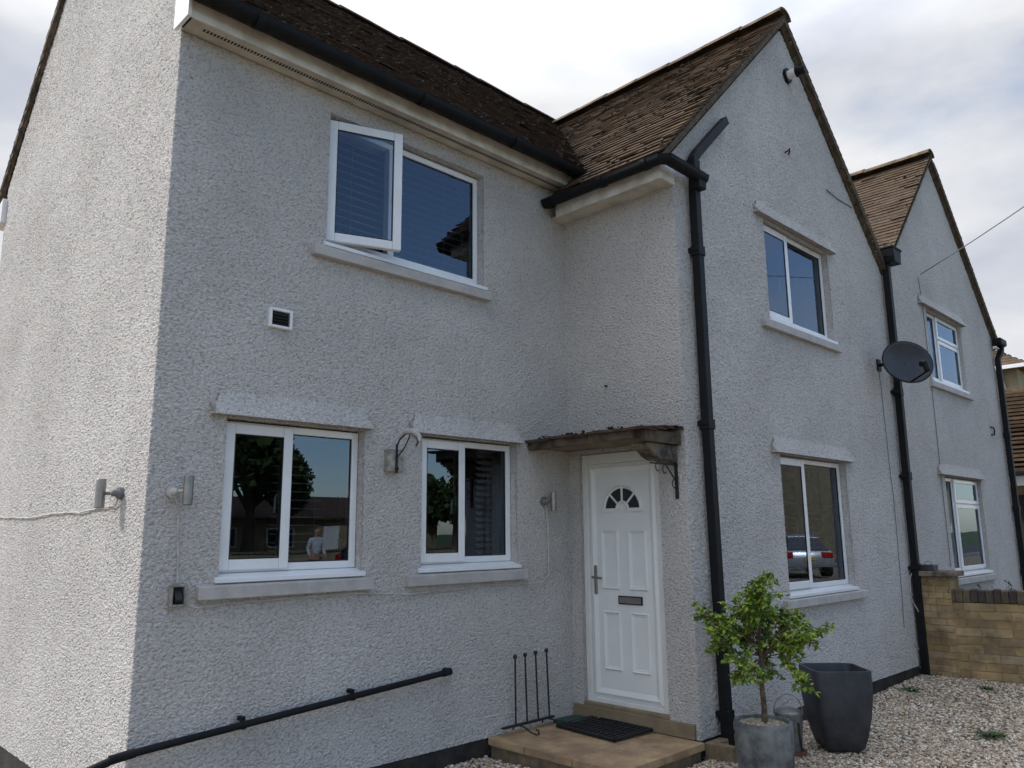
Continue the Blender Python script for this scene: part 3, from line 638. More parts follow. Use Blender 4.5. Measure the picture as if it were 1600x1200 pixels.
deck(sub,(APX,yv,ZRW-zt),(4.69,yv,zv-zt),(4.69,D_/2,zv-zt),(APX,D_/2,ZRW-zt))
sub.build('roof_deck',M['verge'],house)
# wing slopes: U along +y (from gable back), V up
nW=int(LW/ex); ylen=D_/2-yv
slope_tiles('roof',(xE,yv,zEw+off),(0,1,0),vW,int(ylen/.17)+1,nW,.17,ex,M['tile'],house,kW(APX),seed=5)
slope_tiles('roof',(2*APX-xE-.21*0,yv,zEw+off),(0,1,0),vWr,int(ylen/.17)+1,nW,.17,ex,M['tile'],house,lambda c:c[0]<4.72,seed=6)
nsub=MB()
deck(nsub,(4.69,yv,zv-zt),(APN,yv,ZRW-zt),(APN,D_/2,ZRW-zt),(4.69,D_/2,zv-zt)); zr_=wslope(NPX+.12,APN)
deck(nsub,(APN,yv,ZRW-zt),(NPX+.12,yv,zr_-zt),(NPX+.12,D_/2,zr_-zt),(APN,D_/2,ZRW-zt))
deck(nsub,(G_,yE,zE-zt),(NPX+3.8,yE,zE-zt),(NPX+3.8,D_/2,ZR-zt-.12),(G_,D_/2,ZR-zt-.12)); deck(nsub,(G_,D_/2,ZR-zt-.12),(NPX+3.8,D_/2,ZR-zt-.12),(NPX+3.8,D_+.3,5.1),(G_,D_+.3,5.1))
nsub.build('roof_deck',M['verge'],neigh)
slope_tiles('roof',(2*G_-(2*APX-xE)+.03+ (APN-APX-G_)*0 +(APN+APX-2*G_),yv,zEw+off),(0,1,0),vW,int(ylen/.2)+1,nW-1,.2,ex*1.02,M['tile'],neigh,lambda c:c[0]>4.66,seed=8)
slope_tiles('roof',(NPX+.14,yv,zr_+off),(0,1,0),vWr,int(ylen/.2)+1,nW-2,.2,ex,M['tile'],neigh,None,seed=9)
# back slope tiles visible along the left verge edge
LB=math.hypot(D_/2+.3,ZR-5.10); vB=np.array([0,-(D_/2+.3)/LB,(ZR-5.10)/LB])
slope_tiles('roof',(-L_-.045,D_+.3,5.10+off),(1,0,0),vB,8,int(LB/ex),.17,ex,M['tile_dark'],house,None,seed=11)
# ridges: half-round tiles end to end
def ridge(x0,y0,x1,y1,z,parent,m,r=.115,ln=.42):
    L=math.hypot(x1-x0,y1-y0); n=max(1,int(L/ln)); mb=MB()
    for i in range(n):
        a=i/n; b_=(i+1)/n; dz=random.uniform(-.006,.008); p0=Vector((x0+(x1-x0)*a,y0+(y1-y0)*a,z+dz)); p1=Vector((x0+(x1-x0)*b_,y0+(y1-y0)*b_,z+dz+random.uniform(-.006,.006)))
        d=(p1-p0).normalized(); sde=Vector((-d.y,d.x,0)); k=9; vs=[]
        for q,rad in ((p0,r*1.03),(p1,r*.98),(p0,r*.86),(p1,r*.82)):
            for j in range(k):
                t_=math.pi*(.06+.88*j/(k-1)); vs.append(q+sde*math.cos(t_)*rad+Vector((0,0,1))*(math.sin(t_)*rad*.80-.075))
        fs=[(j,j+1,k+j+1,k+j) for j in range(k-1)]+[(2*k+j,3*k+j,3*k+j+1,2*k+j+1) for j in range(k-1)]+[(j,2*k+j,2*k+j+1,j+1) for j in range(k-1)]+[(k+j,k+j+1,3*k+j+1,3*k+j) for j in range(k-1)]
        mb.add(vs,fs)
    return mb.build('ridge_tiles',m,parent)
ridge(-L_-.05,D_/2,G_,D_/2,ZR+.015,house,M['tile_dark'])
ridge(APX,yv-.01,APX,D_/2-.1,ZRW+.02,house,M['ridge'],.145,.45)
ridge(APN,yv-.01,APN,D_/2-.1,ZRW+.02,neigh,M['ridge'],.145,.45)
# moss cushions
def moss(parent,O,U,V_,lu,lv,n,keep,seed,name='moss'):
    rnd=np.random.RandomState(seed); O=np.array(O,float);U=np.array(U);V_=np.array(V_); P=[]
    while len(P)<n:
        u,v=rnd.rand()*lu,rnd.rand()*lv
        if math.sin(u*2.1+seed)*math.sin(v*2.7+1.3*seed)+rnd.rand()*1.2<.35: continue
        c=O+U*u+V_*v
        if keep(c): P.append(c)
    o=stones(name,np.array(P),.010,.026,M['moss'],parent,.004); o['kind']='stuff'; return o
# (over 100 cushions: one 'stuff' part per roof)
moss(house,(-L_,yE,zE+.01),(1,0,0),vM,8,LM-.1,700,lambda c:c[2]>wslope(c[0],APX)-.02 and c[0]<APX,4)
moss(house,(xE,yv,zEw+.01),(0,1,0),vW,ylen,LW-.1,260,lambda c:c[2]>mslope(c) or c[1]<yE,7)
moss(neigh,(4.70,yv,zv+.01),(0,1,0),vW,ylen,3.2,40,lambda c:True,9)
# verges: mortar bed + tile edge along the gables
def verge(parent,p0,p1,outn,w_=.05,drop=.10,seed=0,m='verge'):
    """strip of mortar under the tiles along a gable edge; outn: outward normal"""
    rnd=random.Random(seed); p0=Vector(p0);p1=Vector(p1); n=int((p1-p0).length/.05); V=[];Fc=[]; outn=Vector(outn)
    for i in range(n+1):
        q=p0.lerp(p1,i/n); j=rnd.uniform(-.012,.012); k=rnd.uniform(-.015,.012); dn=Vector((0,0,-1))
        V+=[q+dn*.012,q+outn*(w_+j)+dn*.012,q+outn*(w_+j*.6)+dn*(drop*.6+k),q+outn*(.012)+dn*(drop+k),q+dn*(drop+k)]
    for i in range(n): 
        for a in range(4): Fc.append((5*i+a,5*i+a+1,5*i+5+a+1,5*i+5+a))
    mb=MB(); mb.add(V,Fc); return mb.build('verge',M[m],parent)
z_at=lambda x,ap: wslope(x,ap)
def verge_pebbles(parent,p0,p1,n,seed):
    rn=np.random.RandomState(seed); t_=rn.rand(n,1); P=np.array(p0)*(1-t_)+np.array(p1)*t_; P[:,1]-=rn.uniform(.0,.062,n); P[:,2]-=rn.uniform(.0,.085,n); o=stones('verge_rubble',P,.010,.026,M['vergestone'],parent,.004); o['kind']='stuff'
M['vergestone']=palette_mat('verge_rubble',[(.16,.115,.07),(.10,.07,.045),(.30,.25,.18),(.08,.06,.04),(.20,.15,.09),(.13,.09,.055)],.95,.4)
verge_pebbles(house,(APX-.05,yC,ZRW-.07),(-.05,yC,4.90),520,4); verge_pebbles(house,(APX+.05,yC,ZRW-.07),(4.66,yC,wslope(4.66,APX)-.04),260,5); verge_pebbles(neigh,(APN-.05,yC,ZRW-.07),(4.75,yC,wslope(4.75,APN)-.04),260,6)
for ap,xa,xb,par in ((APX,-.02,4.69,house),(APN,4.69,NPX+.12,neigh)):
    for xx in (xa,xb): verge(par,(ap,yC,ZRW-.02),(xx,yC,z_at(xx,ap)-.02),(0,-1,0),.052,.125 if xx==xb else .10,seed=int(xx*10),m='verge')
verge(house,(-L_,D_/2,ZR-.02),(-L_,D_+.3,5.08),(-1,0,0),.045,.11,3,'oldwood'); verge(house,(-L_,D_/2,ZR-.02),(-L_,-.27,4.96),(-1,0,0),.045,.11,4)

# ---- fascias, soffits, gutters
def boxed(parent,prof,a,b,ax,m,name,bev=.004): q=MB(); q.prism(prof,a,b,ax); return q.build(name,M[m],parent,bevel=bev)
boxed(house,[(-.19,4.800),(-.19,4.935),(-.175,4.935),(-.175,4.800)],-L_-.02,-.06,0,'board','fascia')
boxed(house,[(-.174,4.806),(-.174,4.814),(.03,4.814),(.03,4.806)],-L_-.0,0,0,'soffit','soffit',0)
q=MB()
for i in range(150):
    xx=-L_+.10+i*.0235
    if xx<-.15: q.box(xx,xx+.012,-.115,-.085,4.8035,4.8052)
q.build('soffit_vents',M['gasket'],house)
q=MB(); q.prism([(-.205,4.795),(-.205,4.99),(-.02,5.13),(.02,5.13),(.02,4.795)],-L_-.045,-L_-.02,0); q.build('fascia_end_box',M['upvc'],house,bevel=.003)
q=MB(); q.prism([(D_-.02,4.79),(D_-.02,5.05),(D_+.26,4.98),(D_+.26,4.79)],-L_-.045,-L_+.1,0); q.build('fascia_end_box',M['upvc'],house,bevel=.003)
# wing
boxed(house,[(-.215,4.497),(-.215,4.63),(-.200,4.63),(-.200,4.497)],-.10,yC-.02,1,'board','fascia')
boxed(house,[(-.199,4.503),(-.199,4.512),(.02,4.512),(.02,4.503)],-.0,yC,1,'soffit','soffit',0)
q=MB(); q.prism([(-.213,4.499),(-.213,4.66),(.0,4.79),(.0,4.499)],yC-.022,yC+.0,1); q.build('fascia_end_box',M['board'],house,bevel=.004)
q=MB(); q.prism([(-.213,4.499),(-.213,4.64),(.0,4.64),(.0,4.499)],-.085,-.105,1); q.build('fascia_end_box',M['board'],house,bevel=.004)
def gutter(pts,parent,r=.056,name='gutter'):
    """half-round with slightly squared section swept along pts"""
    n=12; prof=[]
    for k in range(n+1):
        a=math.pi+math.pi*k/n; prof.append((r*math.cos(a)*1.0,r*math.sin(a)*1.05))
    inner=[(p[0]*.90,p[1]*.90) for p in prof[::-1]]; prof=[(-r*1.08,.010)]+prof+[(r*1.08,.010),(r*.92,.010)]+inner+[(-r*.92,.010)]
    P=[Vector(p) for p in pts]; mb=MB(); k=len(prof); V=[]
    for i,p in enumerate(P):
        a=P[max(i-1,0)];b_=P[min(i+1,len(P)-1)]
        d1=(p-a).normalized() if i else (b_-p).normalized(); d2=(b_-p).normalized() if i<len(P)-1 else d1
        d=(d1+d2).normalized(); s_=Vector((d.y,-d.x,0)).normalized(); sc=1/max(.5,d.dot(d1))
        V+=[p+s_*q_[0]*sc+Vector((0,0,q_[1])) for q_ in prof]
    Fc=[]
    for i in range(len(P)-1):
        for j in range(k): j2=(j+1)%k; Fc.append((i*k+j,i*k+j2,(i+1)*k+j2,(i+1)*k+j))
    Fc+=[tuple(range(k))[::-1],tuple((len(P)-1)*k+j for j in range(k))]
    mb.add(V,Fc); return mb.build(name,M['black'],parent,smooth=True)
gy=-.305; gz=4.915
gm=gutter([(-L_-.10,gy,gz+.012),(-2.4,gy,gz+.004),(-.02,gy,gz)],house)
def bracket(c,ax,r=.064,w_=.05):
    mb=MB(); n=10; vs=[]; 
    for t_ in (-w_/2,w_/2):
        for rad in (r*1.06,r*.95):
            for k in range(n+1):
                a=math.pi+math.pi*k/n; s_,z_=rad*math.cos(a),rad*math.sin(a)*1.06
                vs.append((c[0]+t_,c[1]+s_,c[2]+z_) if ax==0 else (c[0]+s_,c[1]+t_,c[2]+z_))
    m_=n+1; fs=[]
    for k in range(n): fs+=[(k,k+1,m_+k+1,m_+k),(2*m_+k,3*m_+k,3*m_+k+1,2*m_+k+1),(k,2*m_+k,2*m_+k+1,k+1),(m_+k,m_+k+1,3*m_+k+1,3*m_+k)]
    mb.add(vs,fs); 
    return mb
for xx in (-3.35,-1.98,-.98,-.22): bracket((xx,gy,gz),0).build('gutter_bracket',M['black'],gm)
wz=4.635; wx=-.300
gw=gutter([(wx,-.03,wz),(wx,yC-.075,wz-.008),(wx+.05,yC-.125,wz-.010),(.30,yC-.125,wz-.016)],house)
for yy in (-.10,-.72,-1.19): bracket((wx,yy,wz),1).build('gutter_bracket',M['black'],gw)
# downpipes (square section)
SQ=[(-.040,-.037),(.040,-.037),(.040,.037),(-.040,.037)]
def sq(s_): return [(a*s_,b_*s_) for a,b_ in SQ]
yP=yC-.066
q=MB(); q.sweep(SQ,[(.235,yP-.03,4.585),(.235,yP,4.50),(.238,yP,2.4),(.262,yP,.9),(.285,yP,-.06)]); pipe=q.build('downpipe',M['black'],house,bevel=.006)
q=MB(); q.sweep(sq(1.5),[(.235,yP-.04,4.66),(.235,yP-.03,4.50)]); q.build('outlet',M['black'],pipe,bevel=.01)
for zz,xx in ((3.96,.236),(2.46,.238),(.19,.280)):
    q=MB(); q.box(xx-.055,xx+.055,yC-.0,yP+.036-.075,zz-.02,zz+.02); q.sweep(sq(1.22),[(xx,yP,zz-.055),(xx,yP,zz+.03)]); q.build('pipe_clip',M['black'],pipe,bevel=.004)
q=MB(); q.sweep(sq(.95),[(.235,yP,4.64),(.240,yP,4.80),(.30,yP,4.875),(.86,yP+.01,5.41)]); q.sweep(sq(1.15),[(.236,yP,4.70),(.239,yP,4.79)]); q.build('overflow_pipe',M['black'],house,bevel=.006)
x2=4.70
q=MB(); q.sweep(sq(1.08),[(x2,yP,4.90),(x2,yP,3.4),(x2-.03,yP,1.9),(x2-.03,yP,.2),(x2-.02,yP,-.06),(x2+.02,yP-.08,-.075)]); p2=q.build('downpipe',M['black'],house,bevel=.008)
q=MB(); q.prism([(x2-.10,5.08),(x2+.19,5.08),(x2+.15,4.90),(x2-.06,4.90)],yC-.20,yC-.0,1); q.box(x2-.11,x2+.20,yC-.21,yC-.0,5.08,5.105); q.build('hopper',M['black'],p2,bevel=.008)
for zz in (3.25,2.22,1.14): 
    q=MB(); q.sweep(sq(1.25),[(x2-.015,yP,zz-.05),(x2-.015,yP,zz+.05)]); q.box(x2-.10,x2+.07,yC,yP-.02,zz-.02,zz+.02); q.build('pipe_clip',M['black'],p2,bevel=.005)
x3=NPX-.03
q=MB(); q.sweep(sq(1.1),[(x3+.12,yP-.04,4.62),(x3+.10,yP-.03,4.52),(x3-.02,yP,4.38),(x3-.02,yP,-.05)]); p3=q.build('downpipe',M['black'],neigh,bevel=.01)
q=MB(); q.box(x3-.10,x3+.26,yC-.17,yC-.04,4.62,4.74); q.build('hopper',M['black'],p3,bevel=.03)
for zz in (3.1,1.9,.9): q=MB(); q.sweep(sq(1.3),[(x3-.02,yP,zz-.05),(x3-.02,yP,zz+.05)]); q.build('pipe_clip',M['black'],p3,bevel=.005)
q=MB(); q.box(x3-.16,x3+.10,yC-.09,yC-.05,4.56,4.585); q.build('overflow_stub',M['upvc'],neigh)
# inclined waste pipe on the left wall
q=MB(); q.tube([(-4.05,.02,.30),(-3.93,-.05,.375),(-3.80,-.062,.415),(-3.74,-.062,.424),(-1.50,-.062,.575)],[.022,.022,.022,.021,.021],14); q.tube([(-1.53,-.062,.573),(-1.46,-.062,.578)],.026,14); q.tube([(-1.475,-.06,.577),(-1.465,.02,.577)],.025,12)
q.tube([(-3.83,-.062,.412),(-3.70,-.062,.427)],.025,14); wp=q.build('waste_pipe',M['black'],house,smooth=True)
for xx in (-3.08,-2.31):
    zz=.424+(xx+3.74)*.0674; c=MB(); c.tube([(xx-.012,-.062,zz-.001),(xx+.012,-.062,zz+.001)],.026,14); c.box(xx-.012,xx+.012,-.062,0,zz+.02,zz+.045); c.build('pipe_clip',M['black'],wp,smooth=True)
# flue terminal on the gable
q=MB(); c0=Vector((2.39,yC,6.56)); dv=Vector((0,-1,0))
q.tube([c0,c0+dv*.03],.085,20); q.build('flue_collar',M['black'],house,smooth=True)
q=MB(); q.tube([c0+dv*.03,c0+dv*.12],.052,20); fl=q.build('flue',M['upvc'],house,smooth=True)
q=MB(); q.tube([c0+dv*.12,c0+dv*.15],.060,20); q.tube([c0+dv*.15,c0+dv*.22],.045,20); q.build('flue_terminal',M['black'],fl,smooth=True)

# ---- canopy above the door
cn=empty('door_canopy',(0,-.6,2.28),'weathered timber and stone-tiled canopy over the white front door','canopy')
def jbox(mb,x0,x1,y0,y1,z0,z1,n=10,j=.006,dz=0):
    """board along y with an uneven edge"""
    V=[];Fc=[]; rnd=random.Random(int((x0+y0+z0)*1000))
    for i in range(n+1):
        y=y0+(y1-y0)*i/n; a=[rnd.uniform(-j,j) for _ in range(4)]; dd=dz*i/n
        V+=[(x0+a[0],y,z0+a[1]+dd),(x1,y,z0+dd),(x1,y,z1+a[2]+dd),(x0+a[3],y,z1+a[2]+dd)]
    for i in range(n):
        for k in range(4): k2=(k+1)%4; Fc.append((4*i+k,4*i+k2,4*i+4+k2,4*i+4+k))
    Fc+=[(3,2,1,0),(4*n,4*n+1,4*n+2,4*n+3)]; mb.add(V,Fc)
q=MB(); jbox(q,-.545,-.49,-.01,-1.13,2.285,2.352,12,.004,.01); q.build('front_board',M['oldwood'],cn)
q=MB(); jbox(q,-.49,-.004,-1.13,-1.205,2.272,2.362,3,.003); q.build('side_board',M['oldwood'],cn)
q=MB(); q.box(-.49,-.004,-1.13,-.01,2.305,2.325); q.build('lining',M['underboard'],cn)
tl=MB(); rnd=random.Random(3)
for j in range(4):
    for i in range(9):
        ya=-.0-i*.138; xa=-.575+j*.145; h=.372+j*.016+rnd.uniform(-.006,.008)+2-.0
        if ya-.13<-1.24: continue
        vs=[(xa,ya,h),(xa,ya-.132,h+rnd.uniform(-.006,.006)),(xa+.20,ya-.132,h+.004),(xa+.20,ya,h+.004)]; vs=[(a+rnd.uniform(-.008,.008),b_,c) for a,b_,c in vs]
        tl.add([(a,b_,c-.022) for a,b_,c in vs]+vs,[(3,2,1,0),(4,5,6,7),(0,1,5,4),(1,2,6,5),(2,3,7,6),(3,0,4,7)])
tl.build('roof_tiles',M['tile_dark'],cn)
pm=np.array([(rnd.uniform(-.57,-.35),rnd.uniform(-1.1,-.02),2.385) for _ in range(60)]); o=stones('moss',pm,.008,.020,M['moss'],cn)
# carved stone corbel at the outer end
q=MB(); prof=[(-.002,2.270),(-.43,2.270),(-.44,2.245),(-.40,2.225),(-.35,2.20),(-.30,2.165),(-.22,2.14),(-.12,2.145),(-.05,2.13),(-.002,2.12)]
q.prism(prof,-1.02,-1.17,1); q.build('corbel',M['corbel'],cn,bevel=.012)
# iron bracket with hooks
ib=empty('hanging_bracket',(0,-1.2,1.84),'black wrought iron bracket with scroll hooks under the canopy corbel','bracket')
q=MB(); q.box(-.016,-.003,-1.165,-1.135,1.84,2.27); q.build('back_bar',M['iron'],ib,bevel=.003)
q=MB(); q.box(-.36,-.014,-1.156,-1.144,2.105,2.118); q.build('arm',M['iron'],ib,bevel=.002)
def hook(mb,x,z,r=.028,y=-1.15,up=1):
    mb.tube([(x+ r*math.cos(a)*.9,y,z+r*math.sin(a)*1.2) for a in [R(80)+R(30*k)*up for k in range(9)]],.0045,6)
q=MB(); q.tube([(-.02,-1.15,1.98),(-.15,-1.15,2.108)],.006,6); q.build('brace',M['iron'],ib,smooth=True)
for x,z,u_ in ((-.265,2.085,1),(-.17,2.07,1),(-.045,1.96,1),(-.265,2.145,-1)): q=MB(); hook(q,x,z,up=u_); q.build('scroll_hook',M['iron'],ib,smooth=True)

# ---- wall lamps
def wall_lamp(c,axis,label,m,scale=1,mount=None,tilt=0):
    """steel cylinder on a ball mount. axis: outward normal of the wall; c: cylinder centre"""
    t=empty('wall_lamp',c,label,'wall lamp','steel cylinder lamps on the house walls'); c=Vector(c); n=Vector(axis); h=.088*scale; r=.029*scale
    q=MB(); q.tube([c+Vector((0,0,-h)),c+Vector((0,0,h))],r,22); body=q.build('lamp_body',M['steel'],t,smooth=True,bevel=.003)
    q=MB(); q.tube([c+Vector((0,0,-h-.003)),c+Vector((0,0,-h+.004))],r*.8,18); q.build('lens',M['lampoff'],body)
    mt_=Vector(mount); q=MB(); q.tube([mt_,mt_+n*.020],.038,18); q.tube([mt_+n*.02,mt_+n*.045],[.026,.018],14); q.tube([mt_+n*.04,c+(mt_-c)*.25],.010,8); q.sphere(mt_+n*.045,.02); q.build('mount',M[m],t,smooth=True)
    return t
wall_lamp((-3.52,-.098,1.846),(0,-1,0),'steel cylinder lamp with pale mount left of the left-hand downstairs window','cable',.98,(-3.575,-.004,1.838))
wall_lamp((-.315,-.085,1.85),(0,-1,0),'small steel cylinder lamp between downstairs window and door','greycable',.92,(-.36,-.004,1.85))
wall_lamp((-L_-.10,.470,1.842),(-1,0,0),'dull steel cylinder lamp on the sunlit left side wall','greycable',1.0,(-L_-.006,.385,1.84))
# cables (each a thing)
def cable(pts,label,m='cable',r=.0055,grp=None,name='cable'):
    q=MB(); P=[]
    for a,b_ in zip(pts[:-1],pts[1:]):
        L=(Vector(b_)-Vector(a)).length; n=max(1,int(L/.08))
        for k in range(n): P.append(Vector(a).lerp(Vector(b_),k/n))
    P.append(Vector(pts[-1])); P=[p+Vector((random.uniform(-.003,.003),0,random.uniform(-.003,.003))) if 0<i<len(P)-1 else p for i,p in enumerate(P)]
    q.tube(P,r,6); return tag(q.build(name,M[m],smooth=True),label,'cable',grp)
yk=-.021
cable([(-3.56,yk,1.80),(-3.535,yk,1.74),(-3.53,yk,1.55),(-3.513,yk,1.31)],'short white cable dropping from the lamp to the socket left of the window')
cable([(-3.44,yk,1.178),(-3.39,yk-.01,1.165),(-3.2,yk,1.175),(-2.7,yk,1.18),(-2.3,yk,1.185),(-1.801,yk,1.150),(-1.4,yk,1.165),(-1.034,yk,1.18),(-.60,yk,1.165),(-.40,yk,1.175),(-.325,yk,1.23),(-.318,yk,1.50),(-.338,yk,1.80),(-.36,yk,1.85)],'long white cable running under both downstairs windows up to the small lamp')
cable([(-L_-.02,.40,1.80),(-L_-.014,.45,1.765),(-L_-.014,.582,1.765),(-L_-.014,1.1,1.745),(-L_-.014,1.66,1.752),(-L_-.014,2.3,1.73),(-L_-.014,3.3,1.755),(-L_-.014,4.3,1.76)],'white cable running along the sunlit side wall to its lamp')
# socket box
t=empty('outdoor_socket',(-3.51,0,1.17),'pale weathered outdoor socket box with dark open front below the lamp','socket')
q=MB(); frame_ring(q,-3.556,-3.462,-.040,.01,1.176,1.304,.015); q.build('housing',M['lampoff'],t,bevel=.004)
q=MB(); q.box(-3.541,-3.477,-.012,.01,1.191,1.289); q.build('back',M['gasket'],t)
q=MB(); q.prism([(-.012,1.285),(-.050,1.22),(-.045,1.205),(-.012,1.20)],-3.530,-3.487,0); q.build('flap',M['gasket'],t,bevel=.003)
# extractor vent
t=empty('extractor_vent',(-2.936,0,2.95),'square white extractor vent with black louvres below the upstairs window','vent')
q=MB(); frame_ring(q,-3.022,-2.852,-.030,.01,2.945,3.082,.020); q.build('vent_frame',M['upvc'],t,bevel=.006)
q=MB(); q.box(-3.003,-2.871,-.006,.01,2.964,3.063); q.build('duct',M['gasket'],t)
q=MB()
for k in range(4): q.prism([(-.026,2.970+k*.022),(-.008,2.985+k*.022),(-.008,2.987+k*.022),(-.026,2.973+k*.022)],-2.996,-2.878,0)
q.build('louvre',M['gasket'],t)
# lantern-shaped box with a hanging basket hook
t=empty('hanging_basket_hook',(-1.99,0,2.03),'black iron basket hook fixed over a weathered wooden block between the downstairs windows','hook')
q=MB(); q.box(-2.055,-1.915,-.055,.0,2.03,2.195); q.build('wood_block',M['lampoff'],t,bevel=.004)
q=MB(); q.box(-1.992,-1.978,-.066,-.055,2.02,2.23); q.tube([(-1.985,-.06,2.215),(-1.985,-.09,2.26),(-1.975,-.15,2.30),(-1.96,-.21,2.30),(-1.95,-.25,2.265),(-1.948,-.262,2.225),(-1.955,-.245,2.205)],.006,8); q.tube([(-1.985,-.062,2.13),(-1.975,-.14,2.20),(-1.966,-.19,2.285)],.005,8); q.tube([(-1.995,-.066,2.05),(-1.975,-.066,2.05)],.012,8); q.build('hook_arm',M['iron'],t,smooth=True)
q=MB(); q.tube([(-1.985,-.08,2.275),(-1.975,-.145,2.318),(-1.958,-.215,2.316),(-1.942,-.26,2.278),(-1.94,-.275,2.235)],[.014,.02,.022,.019,.012],10); q.build('bird_mess',M['cable'],t,smooth=True)

# ---- boot rack
t=empty('boot_rack',(-.62,-.09,.045),'black iron boot rack with four ball-topped rods standing on the doorstep','boot rack')
for xt,zt_,xb in ((-.804,.600,-.802),(-.690,.603,-.674),(-.567,.606,-.545),(-.436,.610,-.412)):
    q=MB(); q.tube([(xb,-.085,.10),(xt,-.085,zt_)],.0075,8); q.sphere((xt,-.085,zt_+.012),.018); q.build('rod',M['iron'],t,smooth=True)
q=MB(); q.box(-.95,-.36,-.10,-.07,.088,.104); q.build('rail',M['iron'],t,bevel=.003)
for xx in (-.78,-.44):
    q=MB(); q.tube([(xx,-.06,.094),(xx,-.15,.092),(xx,-.23,.062),(xx,-.29,.054),(xx,-.315,.062),(xx,-.305,.092),(xx,-.282,.090)],.0065,8); q.tube([(xx,-.07,.094),(xx,-.035,.07),(xx,-.03,.05)],.0065,8); q.build('foot',M['iron'],t,smooth=True)

# ---- door mat
t=empty('door_mat',(-.26,-.52,.045),'black rubber ladder mat lying askew on the paved doorstep','door mat')
q=MB(); mw,ml=.44,.64; z0,z1=.036,.060
frame_ring2=[(-mw/2,-mw/2+.022,-ml/2,ml/2),(mw/2-.022,mw/2,-ml/2,ml/2),(-mw/2,mw/2,-ml/2,-ml/2+.022),(-mw/2,mw/2,ml/2-.022,ml/2)]
for a,b_,c,d_ in frame_ring2: q.box(a,b_,c,d_,z0,z1)
for k in range(1,4): x=-mw/2+mw*k/4; q.box(x-.005,x+.005,-ml/2,ml/2,z0,z1-.003)
for k in range(1,12):
    y=-ml/2+ml*k/12
    q.box(-mw/2,mw/2,y-.0085,y+.0085,z0,z1-.001)
a=R(-5); q.v=[(-.245+x*math.cos(a)-y*math.sin(a),-.515+x*math.sin(a)+y*math.cos(a),z+.006*(x/mw+.5)*1.5) for x,y,z in q.v]
q.build('mat',M['rubber'],t,bevel=.0025)
q=MB(); q.prism([(-.33,-.05),(-.10,-.055),(-.06,-.10),(-.06,-.27),(-.25,-.25),(-.30,-.19)],.034,.062,2); tag(q.build('plastic_tray',M['green'],bevel=.005),'small dark green plastic tray behind the door mat','tray')

# ---- satellite dish
t=empty('satellite_dish',(4.30,yC,3.54),'dark grey mesh satellite dish on the gable beside the middle downpipe','satellite dish')
q=MB(); q.box(4.24,4.34,yC-.018,yC,3.47,3.61); q.tube([(4.29,yC-.01,3.54),(4.27,yC-.16,3.54),(4.24,yC-.27,3.54)],.02,10); q.build('wall_bracket',M['black'],t,smooth=True)
dc=Vector((4.17,yC-.38,3.505)); nrm=Vector((-.55,-.80,.10)).normalized(); ax=nrm.cross(Vector((0,0,1))).normalized(); ay=ax.cross(nrm).normalized()
V=[];Fc=[];nr=10;ns=40
for i in range(nr+1):
    for k in range(ns):
        r_=i/nr; a=2*math.pi*k/ns; V.append(dc+ax*(.325*r_*math.cos(a))+ay*(.25*r_*math.sin(a))+nrm*(.075*r_*r_-.075))
for i in range(nr):
    for k in range(ns): k2=(k+1)%ns; Fc.append((i*ns+k,i*ns+k2,(i+1)*ns+k2,(i+1)*ns+k))
q=MB(); q.add(V,Fc); o=q.build('reflector',M['dish'],t,smooth=True); md=o.modifiers.new('s','SOLIDIFY'); md.thickness=.008
rim=[dc+ax*(.327*math.cos(2*math.pi*k/48))+ay*(.252*math.sin(2*math.pi*k/48)) for k in range(49)]
q=MB(); q.tube(rim,.007,6); q.build('rim',M['black'],t,smooth=True)
q=MB(); pA=dc-ay*.24; pB=dc+nrm*.30-ay*.20; q.tube([pA,pB],.011,8); q.build('feed_arm',M['black'],t,smooth=True)
q=MB(); q.tube([pB-nrm*.01+ay*.0,pB+ay*.09-nrm*.03],.03,14); q.tube([pB+ay*.09-nrm*.03,pB+ay*.11-nrm*.08],[.03,.038],14); q.build('receiver',M['black'],t,smooth=True)
yq=yC-.012
cable([(4.27,yq,3.46),(4.29,yq,3.2),(4.31,yq,2.3),(4.345,yq,1.9),(4.31,yq,.9),(4.28,yq,.49)],'thin grey cable down the gable from the satellite dish','greycable',.0038)
cable([(6.06,yq,5.06),(6.12,yq,4.73),(6.14,yq,3.6),(6.12,yq,2.3),(6.12,yq,1.1)],'thin grey cable down the neighbour gable beside its windows','greycable',.0045)
cable([(4.77,yq-.09,1.30),(4.60,yq,1.02),(4.58,yq,.80),(4.66,yq-.08,.56),(4.70,yq-.08,.30),(4.62,yq,.22),(4.55,yq,.30)],'loose white cable looped around the middle downpipe','cable',.0055)
cable([(3.197,yC-.01,5.462),(3.5,yC-.012,5.44),(3.914,yC-.01,5.454)],'short dark cable clipped below the right verge of the gable','greycable',.006)
# overhead wire to a pole across the street
pts=[]
a=Vector((6.05,yC-.05,5.086)); b_=Vector((-5.6,-14.9,8.9))
for k in range(31):
    s_=k/30; p=a.lerp(b_,s_); p.z-=.8*4*s_*(1-s_); pts.append(p)
q=MB(); q.tube(pts,.0065,5); tag(q.build('overhead_wire',M['greycable']),'overhead telephone wire from the neighbour gable out over the street','wire')
t=empty('telephone_pole',(-5.6,-15,GZ),'tall wooden telephone pole at the far end of the overhead wire','pole')
q=MB(); q.tube([(-5.6,-15,-.3),(-5.6,-15,9.4)],[.14,.10],12); q.build('post',M['bark'],t,smooth=True)
q=MB(); q.box(-6.2,-5.0,-15.05,-14.88,8.82,8.92); q.build('crossarm',M['oldwood'],t)
